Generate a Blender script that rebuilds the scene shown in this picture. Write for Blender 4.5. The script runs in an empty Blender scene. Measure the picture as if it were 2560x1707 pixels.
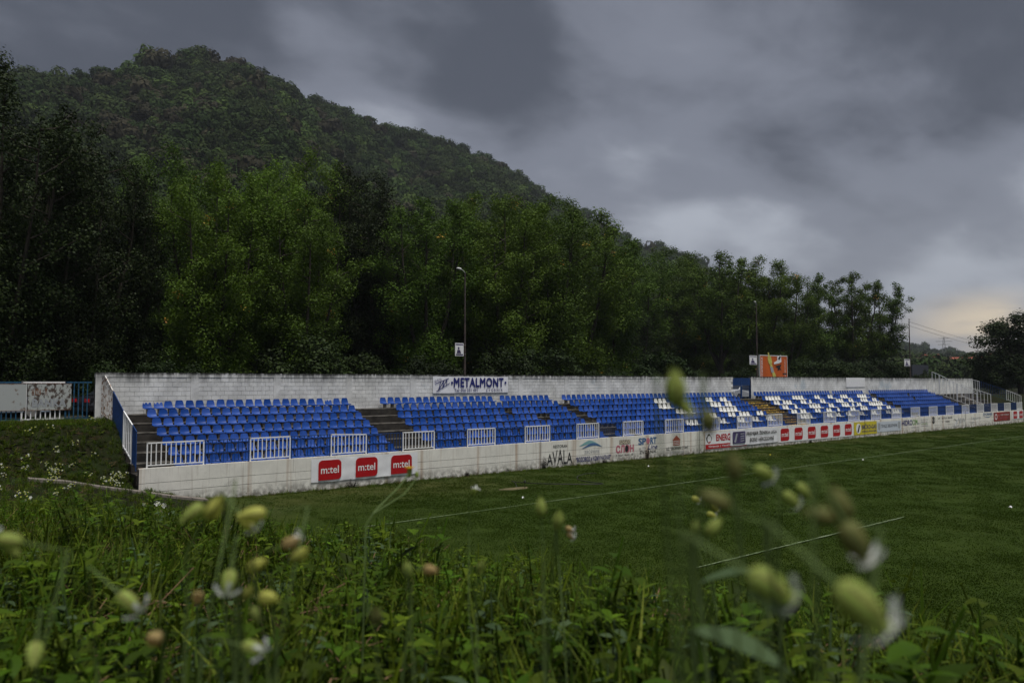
import bpy, math, random
import numpy as np
from mathutils import Vector, Matrix, Euler
R_ = math.radians
sc = bpy.context.scene
COL = sc.collection

# ------------------------------------------------------------------ camera, sky, sun, exposure
CAM_H, FPX, YAW, PITCH = 4.70, 1950.0, R_(50.15), R_(2.93)     # X runs along the stand, Y away from the pitch
cam = bpy.data.cameras.new('camera'); cam_o = bpy.data.objects.new('camera', cam); COL.objects.link(cam_o)
cam.sensor_width = 36.0; cam.lens = FPX / 2560 * 36
cam_o.location = (0, 0, CAM_H); cam_o.rotation_euler = (R_(90) + PITCH, 0, YAW - R_(90))
cam.clip_start = 0.02; cam.clip_end = 6000
cam.dof.use_dof = True; cam.dof.focus_distance = 30.0; cam.dof.aperture_fstop = 6.3
sc.camera = cam_o

SUN_EL, SUN_AZ = R_(72), R_(-95)                  # direction towards the sun (azimuth from +X)
sun_dir = Vector((math.cos(SUN_EL) * math.cos(SUN_AZ), math.cos(SUN_EL) * math.sin(SUN_AZ), math.sin(SUN_EL)))
sun = bpy.data.lights.new('sun', 'SUN'); sun.energy = 1.5; sun.angle = R_(16); sun.color = (1.0, 0.96, 0.90)
sun_o = bpy.data.objects.new('sun', sun); COL.objects.link(sun_o)
sun_o.rotation_euler = sun_dir.to_track_quat('Z', 'Y').to_euler(); sun_o.location = (0, -30, 60)

world = bpy.data.worlds.new('World'); sc.world = world; world.use_nodes = True
def build_world():
    nt = world.node_tree; N = nt.nodes; L = nt.links; N.clear()
    def n(t, **k):
        x = N.new(t)
        for a, b in k.items(): setattr(x, a, b)
        return x
    def math_(op, a, b=None, clamp=False):
        m = n('ShaderNodeMath', operation=op, use_clamp=clamp)
        for i, v in enumerate((a, b)):
            if v is None: continue
            if isinstance(v, (int, float)): m.inputs[i].default_value = v
            else: L.new(v, m.inputs[i])
        return m.outputs[0]
    sky = n('ShaderNodeTexSky', sky_type='NISHITA', sun_disc=False)
    sky.sun_elevation = SUN_EL; sky.sun_rotation = R_(90) - SUN_AZ
    tc = n('ShaderNodeTexCoord'); sep = n('ShaderNodeSeparateXYZ'); L.new(tc.outputs['Generated'], sep.inputs[0])
    zc = math_('MAXIMUM', sep.outputs[2], 0.0)
    den = math_('ADD', zc, 0.30)
    u = math_('DIVIDE', sep.outputs[0], den); v = math_('DIVIDE', sep.outputs[1], den)
    cmb = n('ShaderNodeCombineXYZ'); L.new(u, cmb.inputs[0]); L.new(v, cmb.inputs[1])
    mp = n('ShaderNodeMapping'); mp.inputs['Rotation'].default_value = (0, 0, R_(35)); mp.inputs['Scale'].default_value = (0.75, 1.0, 1)
    mp.inputs['Location'].default_value = (SKY_OFF[0], SKY_OFF[1], 0)
    L.new(cmb.outputs[0], mp.inputs[0])
    def fbm(scale, det, rough, dist, off=0.0):
        t = n('ShaderNodeTexNoise'); t.inputs['Scale'].default_value = scale; t.inputs['Detail'].default_value = det; t.inputs['Roughness'].default_value = rough; t.inputs['Distortion'].default_value = dist
        va = n('ShaderNodeVectorMath', operation='ADD'); L.new(mp.outputs[0], va.inputs[0]); va.inputs[1].default_value = (off, off * 1.7, 0); L.new(va.outputs[0], t.inputs[0]); return t.outputs[0]
    big = fbm(0.8, 1.0, 0.4, 0.1); mid = fbm(2.0, 2.0, 0.45, 0.0, 4.0); fine = fbm(4.6, 6.0, 0.56, 0.15, 9.0)
    s = math_('ADD', math_('ADD', math_('MULTIPLY', big, 0.44), math_('MULTIPLY', mid, 0.44)), math_('MULTIPLY', fine, 0.26))
    # the heavy and the thin places of this cloud cover, as directions in the sky
    for az_, el_, rad_, amt in ((44.5, 13.5, 8, 0.05), (36, 12.0, 7, 0.02), (60.7, 20.0, 7.5, 0.065), (40.5, 22.5, 7, 0.03), (82, 25, 15, -0.09), (51, 19.0, 4.5, -0.06), (25, 17.5, 8, -0.08), (37, 18, 4, -0.04), (56, 29, 8, -0.06), (40, 31, 9, -0.06), (27, 29, 9, -0.06), (27, 9.0, 6, 0.065)):
        dv = n('ShaderNodeVectorMath', operation='DOT_PRODUCT'); L.new(tc.outputs['Generated'], dv.inputs[0]); dv.inputs[1].default_value = (math.cos(R_(el_)) * math.cos(R_(az_)), math.cos(R_(el_)) * math.sin(R_(az_)), math.sin(R_(el_)))
        lr = n('ShaderNodeMapRange', interpolation_type='SMOOTHSTEP'); L.new(dv.outputs['Value'], lr.inputs[0]); lr.inputs[1].default_value = math.cos(R_(rad_ * 1.5)); lr.inputs[2].default_value = 1.0; lr.inputs[3].default_value = 0.0; lr.inputs[4].default_value = amt
        s = math_('ADD', s, lr.outputs[0])
    ramp = n('ShaderNodeValToRGB'); L.new(s, ramp.inputs[0]); cr = ramp.color_ramp; cr.interpolation = 'EASE'
    cr.elements[0].position = 0.435; cr.elements[0].color = (0.036, 0.040, 0.052, 1)
    cr.elements[1].position = 0.715; cr.elements[1].color = (0.215, 0.230, 0.262, 1)
    e = cr.elements.new(0.575); e.color = (0.098, 0.106, 0.130, 1)
    # thinner cloud low over the horizon, with the last warm light behind it
    hz = n('ShaderNodeMapRange'); L.new(zc, hz.inputs[0]); hz.inputs[1].default_value = 0.0; hz.inputs[2].default_value = 0.26; hz.inputs[3].default_value = 0.5; hz.inputs[4].default_value = 0.0
    mixh = n('ShaderNodeMix', data_type='RGBA'); L.new(hz.outputs[0], mixh.inputs[0]); L.new(ramp.outputs[0], mixh.inputs[6]); mixh.inputs[7].default_value = (0.150, 0.155, 0.172, 1)
    gd = Vector((math.cos(R_(18.3)), math.sin(R_(18.3)), 0.062)).normalized()
    vm = n('ShaderNodeVectorMath', operation='MULTIPLY'); L.new(tc.outputs['Generated'], vm.inputs[0]); vm.inputs[1].default_value = (1, 1, 2.4)
    ds = n('ShaderNodeVectorMath', operation='DISTANCE'); L.new(vm.outputs[0], ds.inputs[0]); ds.inputs[1].default_value = (gd.x, gd.y, gd.z * 2.4)
    g = n('ShaderNodeMapRange', interpolation_type='SMOOTHERSTEP'); L.new(ds.outputs['Value'], g.inputs[0])
    g.inputs[1].default_value = 0.13; g.inputs[2].default_value = 0.0
    # streaky gap in the cloud near the horizon
    sv = n('ShaderNodeCombineXYZ'); L.new(math_('MULTIPLY', sep.outputs[0], 6.0), sv.inputs[0]); L.new(math_('MULTIPLY', sep.outputs[1], 6.0), sv.inputs[1]); L.new(math_('MULTIPLY', sep.outputs[2], 34.0), sv.inputs[2])
    n3 = n('ShaderNodeTexNoise'); n3.inputs['Scale'].default_value = 1.0; n3.inputs['Detail'].default_value = 4; L.new(sv.outputs[0], n3.inputs[0])
    st = n('ShaderNodeMapRange'); L.new(n3.outputs[0], st.inputs[0]); st.inputs[1].default_value = 0.36; st.inputs[2].default_value = 0.62
    gm = math_('MULTIPLY', math_('MULTIPLY', g.outputs[0], st.outputs[0]), 1.0)
    mixg = n('ShaderNodeMix', data_type='RGBA'); L.new(gm, mixg.inputs[0]); L.new(mixh.outputs[2], mixg.inputs[6]); mixg.inputs[7].default_value = (0.42, 0.345, 0.24, 1)
    cloud = n('ShaderNodeBackground'); L.new(mixg.outputs[2], cloud.inputs[0]); cloud.inputs[1].default_value = CLOUD_STRENGTH
    clear = n('ShaderNodeBackground'); L.new(sky.outputs[0], clear.inputs[0]); clear.inputs[1].default_value = 0.05
    mx = n('ShaderNodeMixShader'); mx.inputs[0].default_value = 0.96; L.new(clear.outputs[0], mx.inputs[1]); L.new(cloud.outputs[0], mx.inputs[2])
    out = n('ShaderNodeOutputWorld'); L.new(mx.outputs[0], out.inputs[0])
SKY_OFF = (1.7, 0.4); CLOUD_STRENGTH = 0.97
build_world()
sc.view_settings.view_transform = 'Standard'; sc.view_settings.look = 'None'
sc.view_settings.exposure = 1.10; sc.view_settings.gamma = 1.0; sc.view_settings.use_curve_mapping = False
sc.cycles.use_denoising = True
sc.cycles.max_bounces = 6; sc.cycles.diffuse_bounces = 3; sc.cycles.glossy_bounces = 2; sc.cycles.transmission_bounces = 3
sc.cycles.volume_bounces = 0; sc.cycles.transparent_max_bounces = 8; sc.cycles.caustics_reflective = False; sc.cycles.caustics_refractive = False
sc.cycles.sample_clamp_indirect = 4.0

# ------------------------------------------------------------------ helpers
rnd = random.Random(7); RNG = np.random.default_rng(11)
_F = Vector((math.cos(YAW) * math.cos(PITCH), math.sin(YAW) * math.cos(PITCH), math.sin(PITCH)))
_R = Vector((math.sin(YAW), -math.cos(YAW), 0)); _U = _R.cross(_F)
def ray(x, y): return _F + _R * ((x - 1280) / FPX) - _U * ((y - 853.5) / FPX)
def at_d(x, y, d): return Vector((0, 0, CAM_H)) + ray(x, y) * d      # surveyed point of the photograph at a depth
def at_Y(x, y, Y):
    r = ray(x, y); return Vector((0, 0, CAM_H)) + r * (Y / r.y)

def tag(o, label=None, cat=None, group=None, kind=None):
    if label: o['label'] = label
    if cat: o['category'] = cat
    if group: o['group'] = group
    if kind: o['kind'] = kind
    return o
def link(o, parent=None):
    COL.objects.link(o)
    if parent is not None: o.parent = parent
    return o
def empty(name, loc=(0, 0, 0), parent=None, rz=0.0):
    o = bpy.data.objects.new(name, None); o.location = loc; o.rotation_euler = (0, 0, rz); o.empty_display_size = 0.2
    return link(o, parent)
def inst(name, mesh, loc=(0, 0, 0), parent=None, rot=(0, 0, 0), scl=(1, 1, 1)):
    o = bpy.data.objects.new(name, mesh); o.location = loc; o.rotation_euler = rot; o.scale = scl
    return link(o, parent)

class MB:
    """collects vertices and faces for ONE mesh object"""
    def __init__(s): s.v = []; s.f = []; s.m = []; s.cur = 0; s.smooth = False; s.sm = []
    def face(s, pts):
        i = len(s.v); s.v += [tuple(p) for p in pts]; s.f.append(tuple(range(i, i + len(pts)))); s.m.append(s.cur); s.sm.append(s.smooth)
    def grid(s, rows, closed=False):
        i = len(s.v); n = len(rows[0])
        for r in rows: s.v += [tuple(p) for p in r]
        for a in range(len(rows) - 1):
            for b in range(n if closed else n - 1):
                c = (b + 1) % n
                s.f.append((i + a * n + b, i + a * n + c, i + (a + 1) * n + c, i + (a + 1) * n + b)); s.m.append(s.cur); s.sm.append(s.smooth)
    def box(s, x0, x1, y0, y1, z0, z1):
        i = len(s.v)
        s.v += [(x0, y0, z0), (x1, y0, z0), (x1, y1, z0), (x0, y1, z0), (x0, y0, z1), (x1, y0, z1), (x1, y1, z1), (x0, y1, z1)]
        for q in ((0, 3, 2, 1), (4, 5, 6, 7), (0, 1, 5, 4), (1, 2, 6, 5), (2, 3, 7, 6), (3, 0, 4, 7)):
            s.f.append(tuple(i + k for k in q)); s.m.append(s.cur); s.sm.append(False)
    def tube(s, pts, rad, n=6, caps=True):
        pts = [Vector(p) for p in pts]
        if isinstance(rad, (int, float)): rad = [rad] * len(pts)
        rows = []; ref = None
        for k, p in enumerate(pts):
            d = (pts[min(k + 1, len(pts) - 1)] - pts[max(k - 1, 0)]).normalized()
            if ref is None or abs(ref.dot(d)) > 0.98: ref = Vector((0, 0, 1)) if abs(d.z) < 0.9 else Vector((1, 0, 0))
            a = d.cross(ref).normalized(); b = d.cross(a)
            rows.append([p + (a * math.cos(2 * math.pi * j / n) + b * math.sin(2 * math.pi * j / n)) * rad[k] for j in range(n)])
        old = s.smooth; s.smooth = n >= 6; s.grid(rows, True); s.smooth = old
        if caps: s.face(rows[0][::-1]); s.face(rows[-1])
    def bar(s, p, q, w, h=None):
        """square bar from p to q"""
        p, q = Vector(p), Vector(q); h = h or w; d = (q - p).normalized()
        up = Vector((0, 0, 1)) if abs(d.z) < 0.95 else Vector((0, 1, 0))
        a = d.cross(up).normalized() * w / 2; b = a.normalized().cross(d) * h / 2
        A = [p - a - b, p + a - b, p + a + b, p - a + b]; B = [x + (q - p) for x in A]
        s.grid([A, B], True); s.face(A[::-1]); s.face(B)
    def lathe(s, prof, n=12, axis=None, org=(0, 0, 0)):
        rows = [[(org[0] + r * math.cos(2 * math.pi * j / n), org[1] + r * math.sin(2 * math.pi * j / n), org[2] + z) for j in range(n)] for r, z in prof]
        old = s.smooth; s.smooth = True; s.grid(rows, True); s.smooth = old
    def poly(s, pts2, y, depth=0.004):
        """flat outline in the x-z plane facing -y with a little depth"""
        A = [(x, y, z) for x, z in pts2]; B = [(x, y + depth, z) for x, z in pts2]
        s.face(A); s.grid([A + [A[0]], B + [B[0]]])
    def mesh(s, name, mats):
        me = bpy.data.meshes.new(name); me.from_pydata(s.v, [], s.f)
        for m in (mats if isinstance(mats, (list, tuple)) else [mats]): me.materials.append(m)
        me.polygons.foreach_set('material_index', s.m); me.polygons.foreach_set('use_smooth', s.sm); me.update()
        return me
    def build(s, name, mats, parent=None, loc=(0, 0, 0)):
        return inst(name, s.mesh(name, mats), loc, parent)

def mesh_np(name, V, Fq, mats, midx=None, smooth=False):
    """mesh from numpy arrays, all faces with the same number of corners"""
    me = bpy.data.meshes.new(name); nv, nf, k = len(V), len(Fq), Fq.shape[1]
    me.vertices.add(nv); me.vertices.foreach_set('co', V.astype(np.float32).ravel())
    me.loops.add(nf * k); me.loops.foreach_set('vertex_index', Fq.astype(np.int32).ravel())
    me.polygons.add(nf); me.polygons.foreach_set('loop_start', np.arange(0, nf * k, k, dtype=np.int32))
    try: me.polygons.foreach_set('loop_total', np.full(nf, k, np.int32))
    except Exception: pass
    for m in (mats if isinstance(mats, (list, tuple)) else [mats]): me.materials.append(m)
    if midx is not None: me.polygons.foreach_set('material_index', midx.astype(np.int32))
    me.polygons.foreach_set('use_smooth', np.full(nf, smooth)); me.update(calc_edges=True); me.validate()
    return me

# ------------------------------------------------------------------ materials
def M_new(name):
    m = bpy.data.materials.new(name); m.use_nodes = True; nt = m.node_tree
    return m, nt, nt.nodes['Principled BSDF']
def mat(name, col, rough=0.7, var=0.12, scale=3.0, metal=0.0, bump=0.0, bscale=40.0, spec=0.3, col2=None, stretch=(1, 1, 1), lo=0.35, hi=0.65, detail=5):
    m, nt, b = M_new(name); N, L = nt.nodes, nt.links
    c = Vector(col[:3]); c2 = Vector(col2) if col2 else c * (1 - var * 2)
    tc = N.new('ShaderNodeNewGeometry'); mp = N.new('ShaderNodeMapping'); mp.inputs['Scale'].default_value = stretch; L.new(tc.outputs['Position'], mp.inputs[0])
    no = N.new('ShaderNodeTexNoise'); no.inputs['Scale'].default_value = scale; no.inputs['Detail'].default_value = detail; no.inputs['Roughness'].default_value = 0.6; L.new(mp.outputs[0], no.inputs[0])
    r = N.new('ShaderNodeValToRGB'); L.new(no.outputs[0], r.inputs[0]); r.color_ramp.elements[0].position = lo; r.color_ramp.elements[1].position = hi
    r.color_ramp.elements[0].color = (*c2, 1); r.color_ramp.elements[1].color = (*c, 1)
    L.new(r.outputs[0], b.inputs['Base Color']); b.inputs['Roughness'].default_value = rough; b.inputs['Metallic'].default_value = metal; b.inputs['Specular IOR Level'].default_value = spec
    if bump:
        nb = N.new('ShaderNodeTexNoise'); nb.inputs['Scale'].default_value = bscale; nb.inputs['Detail'].default_value = 4; L.new(mp.outputs[0], nb.inputs[0])
        bp = N.new('ShaderNodeBump'); bp.inputs['Strength'].default_value = bump; bp.inputs['Distance'].default_value = 0.02; L.new(nb.outputs[0], bp.inputs['Height']); L.new(bp.outputs[0], b.inputs['Normal'])
    return m
def leafmat(name, cols, trans=0.35, rough=0.45, spec=0.35, objvar=0.0, stops=None):
    """foliage: colour differs leaf by leaf, light passes through"""
    m, nt, b = M_new(name); N, L = nt.nodes, nt.links
    g = N.new('ShaderNodeNewGeometry'); r = N.new('ShaderNodeValToRGB'); cr = r.color_ramp
    L.new(g.outputs['Random Per Island'], r.inputs[0])
    k = len(cols); cr.elements[0].color = (*cols[0], 1); cr.elements[1].color = (*cols[-1], 1); cr.elements[1].position = 1.0
    for i in range(1, k - 1): e = cr.elements.new((stops[i] if stops else i / (k - 1))); e.color = (*cols[i], 1)
    src = r.outputs[0]
    if objvar:
        oi = N.new('ShaderNodeObjectInfo'); hs = N.new('ShaderNodeHueSaturation'); L.new(src, hs.inputs['Color'])
        mr = N.new('ShaderNodeMapRange'); L.new(oi.outputs['Random'], mr.inputs[0]); mr.inputs[3].default_value = 1 - objvar; mr.inputs[4].default_value = 1 + objvar; L.new(mr.outputs[0], hs.inputs['Value'])
        mm = N.new('ShaderNodeMath'); mm.operation = 'MULTIPLY'; mm.inputs[1].default_value = 7.31; L.new(oi.outputs['Random'], mm.inputs[0])
        fr = N.new('ShaderNodeMath'); fr.operation = 'FRACT'; L.new(mm.outputs[0], fr.inputs[0])
        mh = N.new('ShaderNodeMapRange'); L.new(fr.outputs[0], mh.inputs[0]); mh.inputs[3].default_value = 0.5 - objvar * 0.05; mh.inputs[4].default_value = 0.5 + objvar * 0.035; L.new(mh.outputs[0], hs.inputs['Hue'])
        src = hs.outputs[0]
    L.new(src, b.inputs['Base Color']); b.inputs['Roughness'].default_value = rough; b.inputs['Specular IOR Level'].default_value = spec
    if trans:
        t = N.new('ShaderNodeBsdfTranslucent'); L.new(src, t.inputs[0]); mx = N.new('ShaderNodeMixShader'); mx.inputs[0].default_value = trans
        L.new(b.outputs[0], mx.inputs[1]); L.new(t.outputs[0], mx.inputs[2]); L.new(mx.outputs[0], nt.nodes['Material Output'].inputs[0])
    return m
def flat(name, col, rough=0.6, spec=0.3, metal=0.0, var=0.06): return mat(name, col, rough, var, 6.0, metal, spec=spec)

def wallmat(name, base, top_dirt, zlo, zhi, rust=0.0, rust_xs=None, foot=0.0, blue=0.0, soft=0.70, patch=0.45):
    """painted masonry: blotches, soot running down from the coping, rust runs, splashed foot"""
    m, nt, b = M_new(name); N, L = nt.nodes, nt.links
    g = N.new('ShaderNodeNewGeometry'); sep = N.new('ShaderNodeSeparateXYZ'); L.new(g.outputs['Position'], sep.inputs[0])
    def noise(scale, st=(1, 1, 1), det=5, rough=0.6):
        mp = N.new('ShaderNodeMapping'); mp.inputs['Scale'].default_value = st; L.new(g.outputs['Position'], mp.inputs[0])
        no = N.new('ShaderNodeTexNoise'); no.inputs['Scale'].default_value = scale; no.inputs['Detail'].default_value = det; no.inputs['Roughness'].default_value = rough; L.new(mp.outputs[0], no.inputs[0]); return no.outputs[0]
    def rng(src, a, c, lo=0.0, hi=1.0):
        r = N.new('ShaderNodeMapRange'); L.new(src, r.inputs[0]); r.inputs[1].default_value = a; r.inputs[2].default_value = c; r.inputs[3].default_value = lo; r.inputs[4].default_value = hi; return r.outputs[0]
    def mul(a, c):
        q = N.new('ShaderNodeMath'); q.operation = 'MULTIPLY'
        for i, v in enumerate((a, c)):
            if isinstance(v, (int, float)): q.inputs[i].default_value = v
            else: L.new(v, q.inputs[i])
        return q.outputs[0]
    def mixc(f, a, c):
        q = N.new('ShaderNodeMix'); q.data_type = 'RGBA'; L.new(f, q.inputs[0])
        for i, v in ((6, a), (7, c)):
            if isinstance(v, tuple): q.inputs[i].default_value = (*v, 1)
            else: L.new(v, q.inputs[i])
        return q.outputs[2]
    c = tuple(base); d = tuple(x * soft for x in base)
    col = mixc(rng(noise(1.3), 0.38, 0.66), d, c)
    col = mixc(mul(rng(noise(7.0), 0.52, 0.75), patch), col, tuple(x * 0.5 for x in base))
    if blue: col = mixc(mul(rng(noise(0.28), 0.60, 0.66), blue), col, (0.36, 0.46, 0.52))
    if top_dirt:
        st = noise(5.5, (1, 1, 0.10), 4); gr = rng(sep.outputs[2], zhi - 0.75, zhi + 0.05)
        q = N.new('ShaderNodeMath'); q.operation = 'POWER'; L.new(gr, q.inputs[0]); q.inputs[1].default_value = 2.2
        col = mixc(mul(mul(rng(st, 0.38, 0.56), q.outputs[0]), top_dirt), col, (0.035, 0.035, 0.032))
        gr2 = rng(sep.outputs[2], zhi - 0.10, zhi + 0.01); col = mixc(mul(mul(gr2, rng(noise(3.0), 0.35, 0.6)), 0.7), col, (0.04, 0.04, 0.035))
        bigp = rng(noise(0.9, (1, 1, 0.25), 3), 0.46, 0.62); st2 = noise(3.2, (1, 1, 0.07), 4); gr3 = rng(sep.outputs[2], zhi - 0.62, zhi)
        col = mixc(mul(mul(mul(bigp, rng(st2, 0.42, 0.58)), gr3), top_dirt * 0.9), col, (0.025, 0.025, 0.024))
        gr4 = rng(sep.outputs[2], zhi - 0.13, zhi - 0.03); col = mixc(mul(mul(gr4, rng(noise(6.0, (1, 1, 0.5)), 0.36, 0.50)), 0.9), col, (0.022, 0.023, 0.020))
    if rust:
        st = noise(1.9, (1, 1, 0.03), 3); col = mixc(mul(rng(st, 0.56, 0.66), rust), col, (0.34, 0.20, 0.10))
        st = noise(8.0, (1, 1, 0.04), 3); col = mixc(mul(rng(st, 0.56, 0.70), rust * 0.5), col, (0.25, 0.18, 0.12))
    if foot:
        gr = rng(sep.outputs[2], zlo + 0.55, zlo + 0.02); col = mixc(mul(mul(rng(noise(4.5), 0.36, 0.58), gr), foot), col, (0.07, 0.062, 0.045))
        sp = rng(noise(16.0), 0.60, 0.68); gr = rng(sep.outputs[2], zlo + 1.0, zlo + 0.2); col = mixc(mul(mul(sp, gr), 0.8), col, (0.10, 0.09, 0.075))
    L.new(col, b.inputs['Base Color']); b.inputs['Roughness'].default_value = 0.85; b.inputs['Specular IOR Level'].default_value = 0.15
    bp = N.new('ShaderNodeBump'); bp.inputs['Strength'].default_value = 0.35; bp.inputs['Distance'].default_value = 0.01; L.new(noise(30.0), bp.inputs['Height']); L.new(bp.outputs[0], b.inputs['Normal'])
    return m

MT = {}
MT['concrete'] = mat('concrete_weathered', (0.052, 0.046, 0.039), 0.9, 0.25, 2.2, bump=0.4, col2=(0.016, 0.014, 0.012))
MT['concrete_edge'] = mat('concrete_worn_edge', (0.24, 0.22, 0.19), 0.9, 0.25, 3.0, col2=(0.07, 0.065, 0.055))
MT['concrete_grey'] = mat('concrete_grey', (0.25, 0.23, 0.20), 0.9, 0.2, 4.0, bump=0.3)
MT['path'] = mat('path_concrete', (0.24, 0.21, 0.18), 0.9, 0.2, 5.0, bump=0.4)
MT['block'] = wallmat('whitewashed_block', (0.82, 0.82, 0.80), 1.0, 3.1, 5.09, blue=0.5)
MT['joint'] = mat('mortar_joint', (0.52, 0.515, 0.50), 0.95, 0.3, 5.0)
MT['beam'] = wallmat('whitewashed_beam', (0.78, 0.78, 0.76), 1.0, 3.1, 5.09)
MT['fwall'] = wallmat('painted_retaining_wall', (0.80, 0.78, 0.71), 0.0, 0.0, 1.43, rust=0.6, foot=0.9, soft=0.86, patch=0.18)
MT['blue_seat'] = mat('blue_plastic', (0.002, 0.058, 0.31), 0.42, 0.12, 2.5, spec=0.25, col2=(0.002, 0.044, 0.245))
def fade(m, amt):
    nt = m.node_tree; N, L = nt.nodes, nt.links; b = N['Principled BSDF']; src = b.inputs['Base Color'].links[0].from_socket; oi = N.new('ShaderNodeObjectInfo'); ge = N.new('ShaderNodeNewGeometry'); ad = N.new('ShaderNodeMath'); ad.operation = 'ADD'; L.new(oi.outputs['Random'], ad.inputs[0]); L.new(ge.outputs['Random Per Island'], ad.inputs[1])
    fr = N.new('ShaderNodeMath'); fr.operation = 'FRACT'; L.new(ad.outputs[0], fr.inputs[0]); hs = N.new('ShaderNodeHueSaturation'); L.new(src, hs.inputs['Color'])
    for k, (lo_, hi_) in {'Value': (1 - amt, 1 + amt), 'Saturation': (1.0, 1 - amt * .35)}.items():
        mr = N.new('ShaderNodeMapRange'); L.new(fr.outputs[0], mr.inputs[0]); mr.inputs[3].default_value = lo_; mr.inputs[4].default_value = hi_; L.new(mr.outputs[0], hs.inputs[k])
    L.new(hs.outputs[0], b.inputs['Base Color'])
fade(MT['blue_seat'], 0.22)
MT['white_seat'] = mat('white_plastic', (0.78, 0.78, 0.74), 0.4, 0.08, 2.0, spec=0.45)
MT['white_paint'] = mat('white_paint', (0.84, 0.84, 0.83), 0.45, 0.10, 9.0, col2=(0.62, 0.58, 0.53), lo=0.27, hi=0.40)
MT['rusty_paint'] = mat('rusty_white_paint', (0.62, 0.60, 0.57), 0.7, 0.1, 6.0, col2=(0.20, 0.11, 0.06), lo=0.40, hi=0.54)
MT['blue_paint'] = mat('blue_paint', (0.012, 0.055, 0.20), 0.5, 0.2, 9.0, col2=(0.012, 0.035, 0.11))
MT['teal_paint'] = mat('faded_blue_paint', (0.02, 0.11, 0.20), 0.55, 0.2, 9.0, col2=(0.015, 0.05, 0.10))
MT['red'] = flat('print_red', (0.42, 0.008, 0.012), 0.45)
MT['darkred'] = mat('print_dark_red', (0.34, 0.03, 0.02), 0.45, 0.3, 1.2, col2=(0.12, 0.012, 0.01))
MT['print_white'] = flat('print_white', (0.80, 0.80, 0.80), 0.5)
MT['vinyl'] = mat('banner_vinyl', (0.83, 0.83, 0.85), 0.42, 0.06, 1.5, spec=0.4)
MT['navy'] = flat('print_navy', (0.02, 0.025, 0.16), 0.5)
MT['black'] = flat('print_black', (0.02, 0.02, 0.022), 0.6)
MT['greyprint'] = flat('print_faded_grey', (0.34, 0.36, 0.38), 0.7)
MT['blueprint'] = flat('print_faded_blue', (0.07, 0.15, 0.30), 0.6)
MT['tealprint'] = flat('print_teal', (0.22, 0.42, 0.42), 0.6)
MT['pink'] = flat('print_faded_red', (0.48, 0.16, 0.20), 0.7)
MT['housered'] = flat('print_brick_red', (0.36, 0.06, 0.035), 0.6)
MT['yellow'] = flat('print_yellow', (0.62, 0.52, 0.03), 0.5)
MT['green_print'] = flat('print_green', (0.12, 0.30, 0.06), 0.6)
MT['orange'] = mat('print_orange', (0.55, 0.11, 0.015), 0.5, 0.1, 1.0)
MT['lemon'] = mat('print_lemon', (0.62, 0.58, 0.14), 0.5, 0.2, 3.0)
MT['purple'] = mat('print_violet_grey', (0.10, 0.08, 0.20), 0.5, 0.3, 2.0)
MT['steel'] = mat('galvanised_steel', (0.30, 0.29, 0.27), 0.55, 0.2, 4.0, metal=0.4)
MT['pole'] = mat('pole_paint', (0.085, 0.065, 0.055), 0.6, 0.2, 2.0, col2=(0.04, 0.032, 0.03))
MT['lamp'] = flat('lamp_housing', (0.70, 0.70, 0.68), 0.4)
MT['cable'] = flat('black_rubber', (0.02, 0.02, 0.02), 0.6)
MT['bark'] = mat('bark', (0.055, 0.045, 0.034), 0.95, 0.3, 9.0, bump=0.7, bscale=12.0, col2=(0.022, 0.018, 0.014), stretch=(1, 1, 0.25))
MT['glass'] = mat('dark_glass', (0.02, 0.025, 0.03), 0.08, 0.05, 1.0, spec=0.6)
MT['tyre'] = flat('tyre_rubber', (0.02, 0.02, 0.02), 0.85)
MT['taillight'] = flat('tail_lamp_red', (0.55, 0.01, 0.015), 0.15, 0.6)
MT['rust_sheet'] = mat('rusty_white_sheet', (0.38, 0.40, 0.39), 0.6, 0.1, 3.2, col2=(0.13, 0.065, 0.03), lo=0.30, hi=0.42)
MT['rust_sheet2'] = mat('flaking_white_sheet', (0.40, 0.42, 0.40), 0.6, 0.1, 7.0, col2=(0.07, 0.05, 0.04), lo=0.42, hi=0.52, stretch=(1, 1, 0.7))
MT['rust'] = mat('rust', (0.26, 0.10, 0.04), 0.9, 0.3, 8.0)
MT['moss_step'] = mat('leaf_littered_step', (0.20, 0.15, 0.035), 0.95, 0.3, 6.0, col2=(0.05, 0.04, 0.02))
MT['sand'] = mat('bare_sand', (0.20, 0.15, 0.085), 0.95, 0.3, 9.0, col2=(0.06, 0.07, 0.025))
MT['tarmac'] = mat('tarmac', (0.055, 0.053, 0.05), 0.9, 0.2, 6.0)
# foliage
MT['poplar'] = leafmat('poplar_leaves', [(0.042, 0.077, 0.006), (0.052, 0.093, 0.008), (0.064, 0.111, 0.011), (0.080, 0.126, 0.017)], 0.20, rough=.6, spec=.14, objvar=0.22)
MT['poplar_sunlit'] = leafmat('poplar_leaves_sunlit_tone', [(0.066, 0.122, 0.010), (0.080, 0.144, 0.012), (0.098, 0.168, 0.016), (0.124, 0.190, 0.028)], 0.30, rough=.6, spec=.15, objvar=0.15)  # lit copy of the poplar leaves: sunlight put into the colour
MT['autumn'] = leafmat('turning_leaves', [(0.55, 0.24, 0.03), (0.62, 0.36, 0.04), (0.50, 0.40, 0.06)], 0.3)
MT['dark_shaded_leaf'] = leafmat('dark_broad_and_shaded_leaves', [(0.010, 0.019, 0.004), (0.016, 0.028, 0.005), (0.026, 0.040, 0.008)], 0.10, rough=.6, spec=.14, objvar=0.2)  # dark broadleaf green; on poplars it puts shade into the leaf colour
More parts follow.
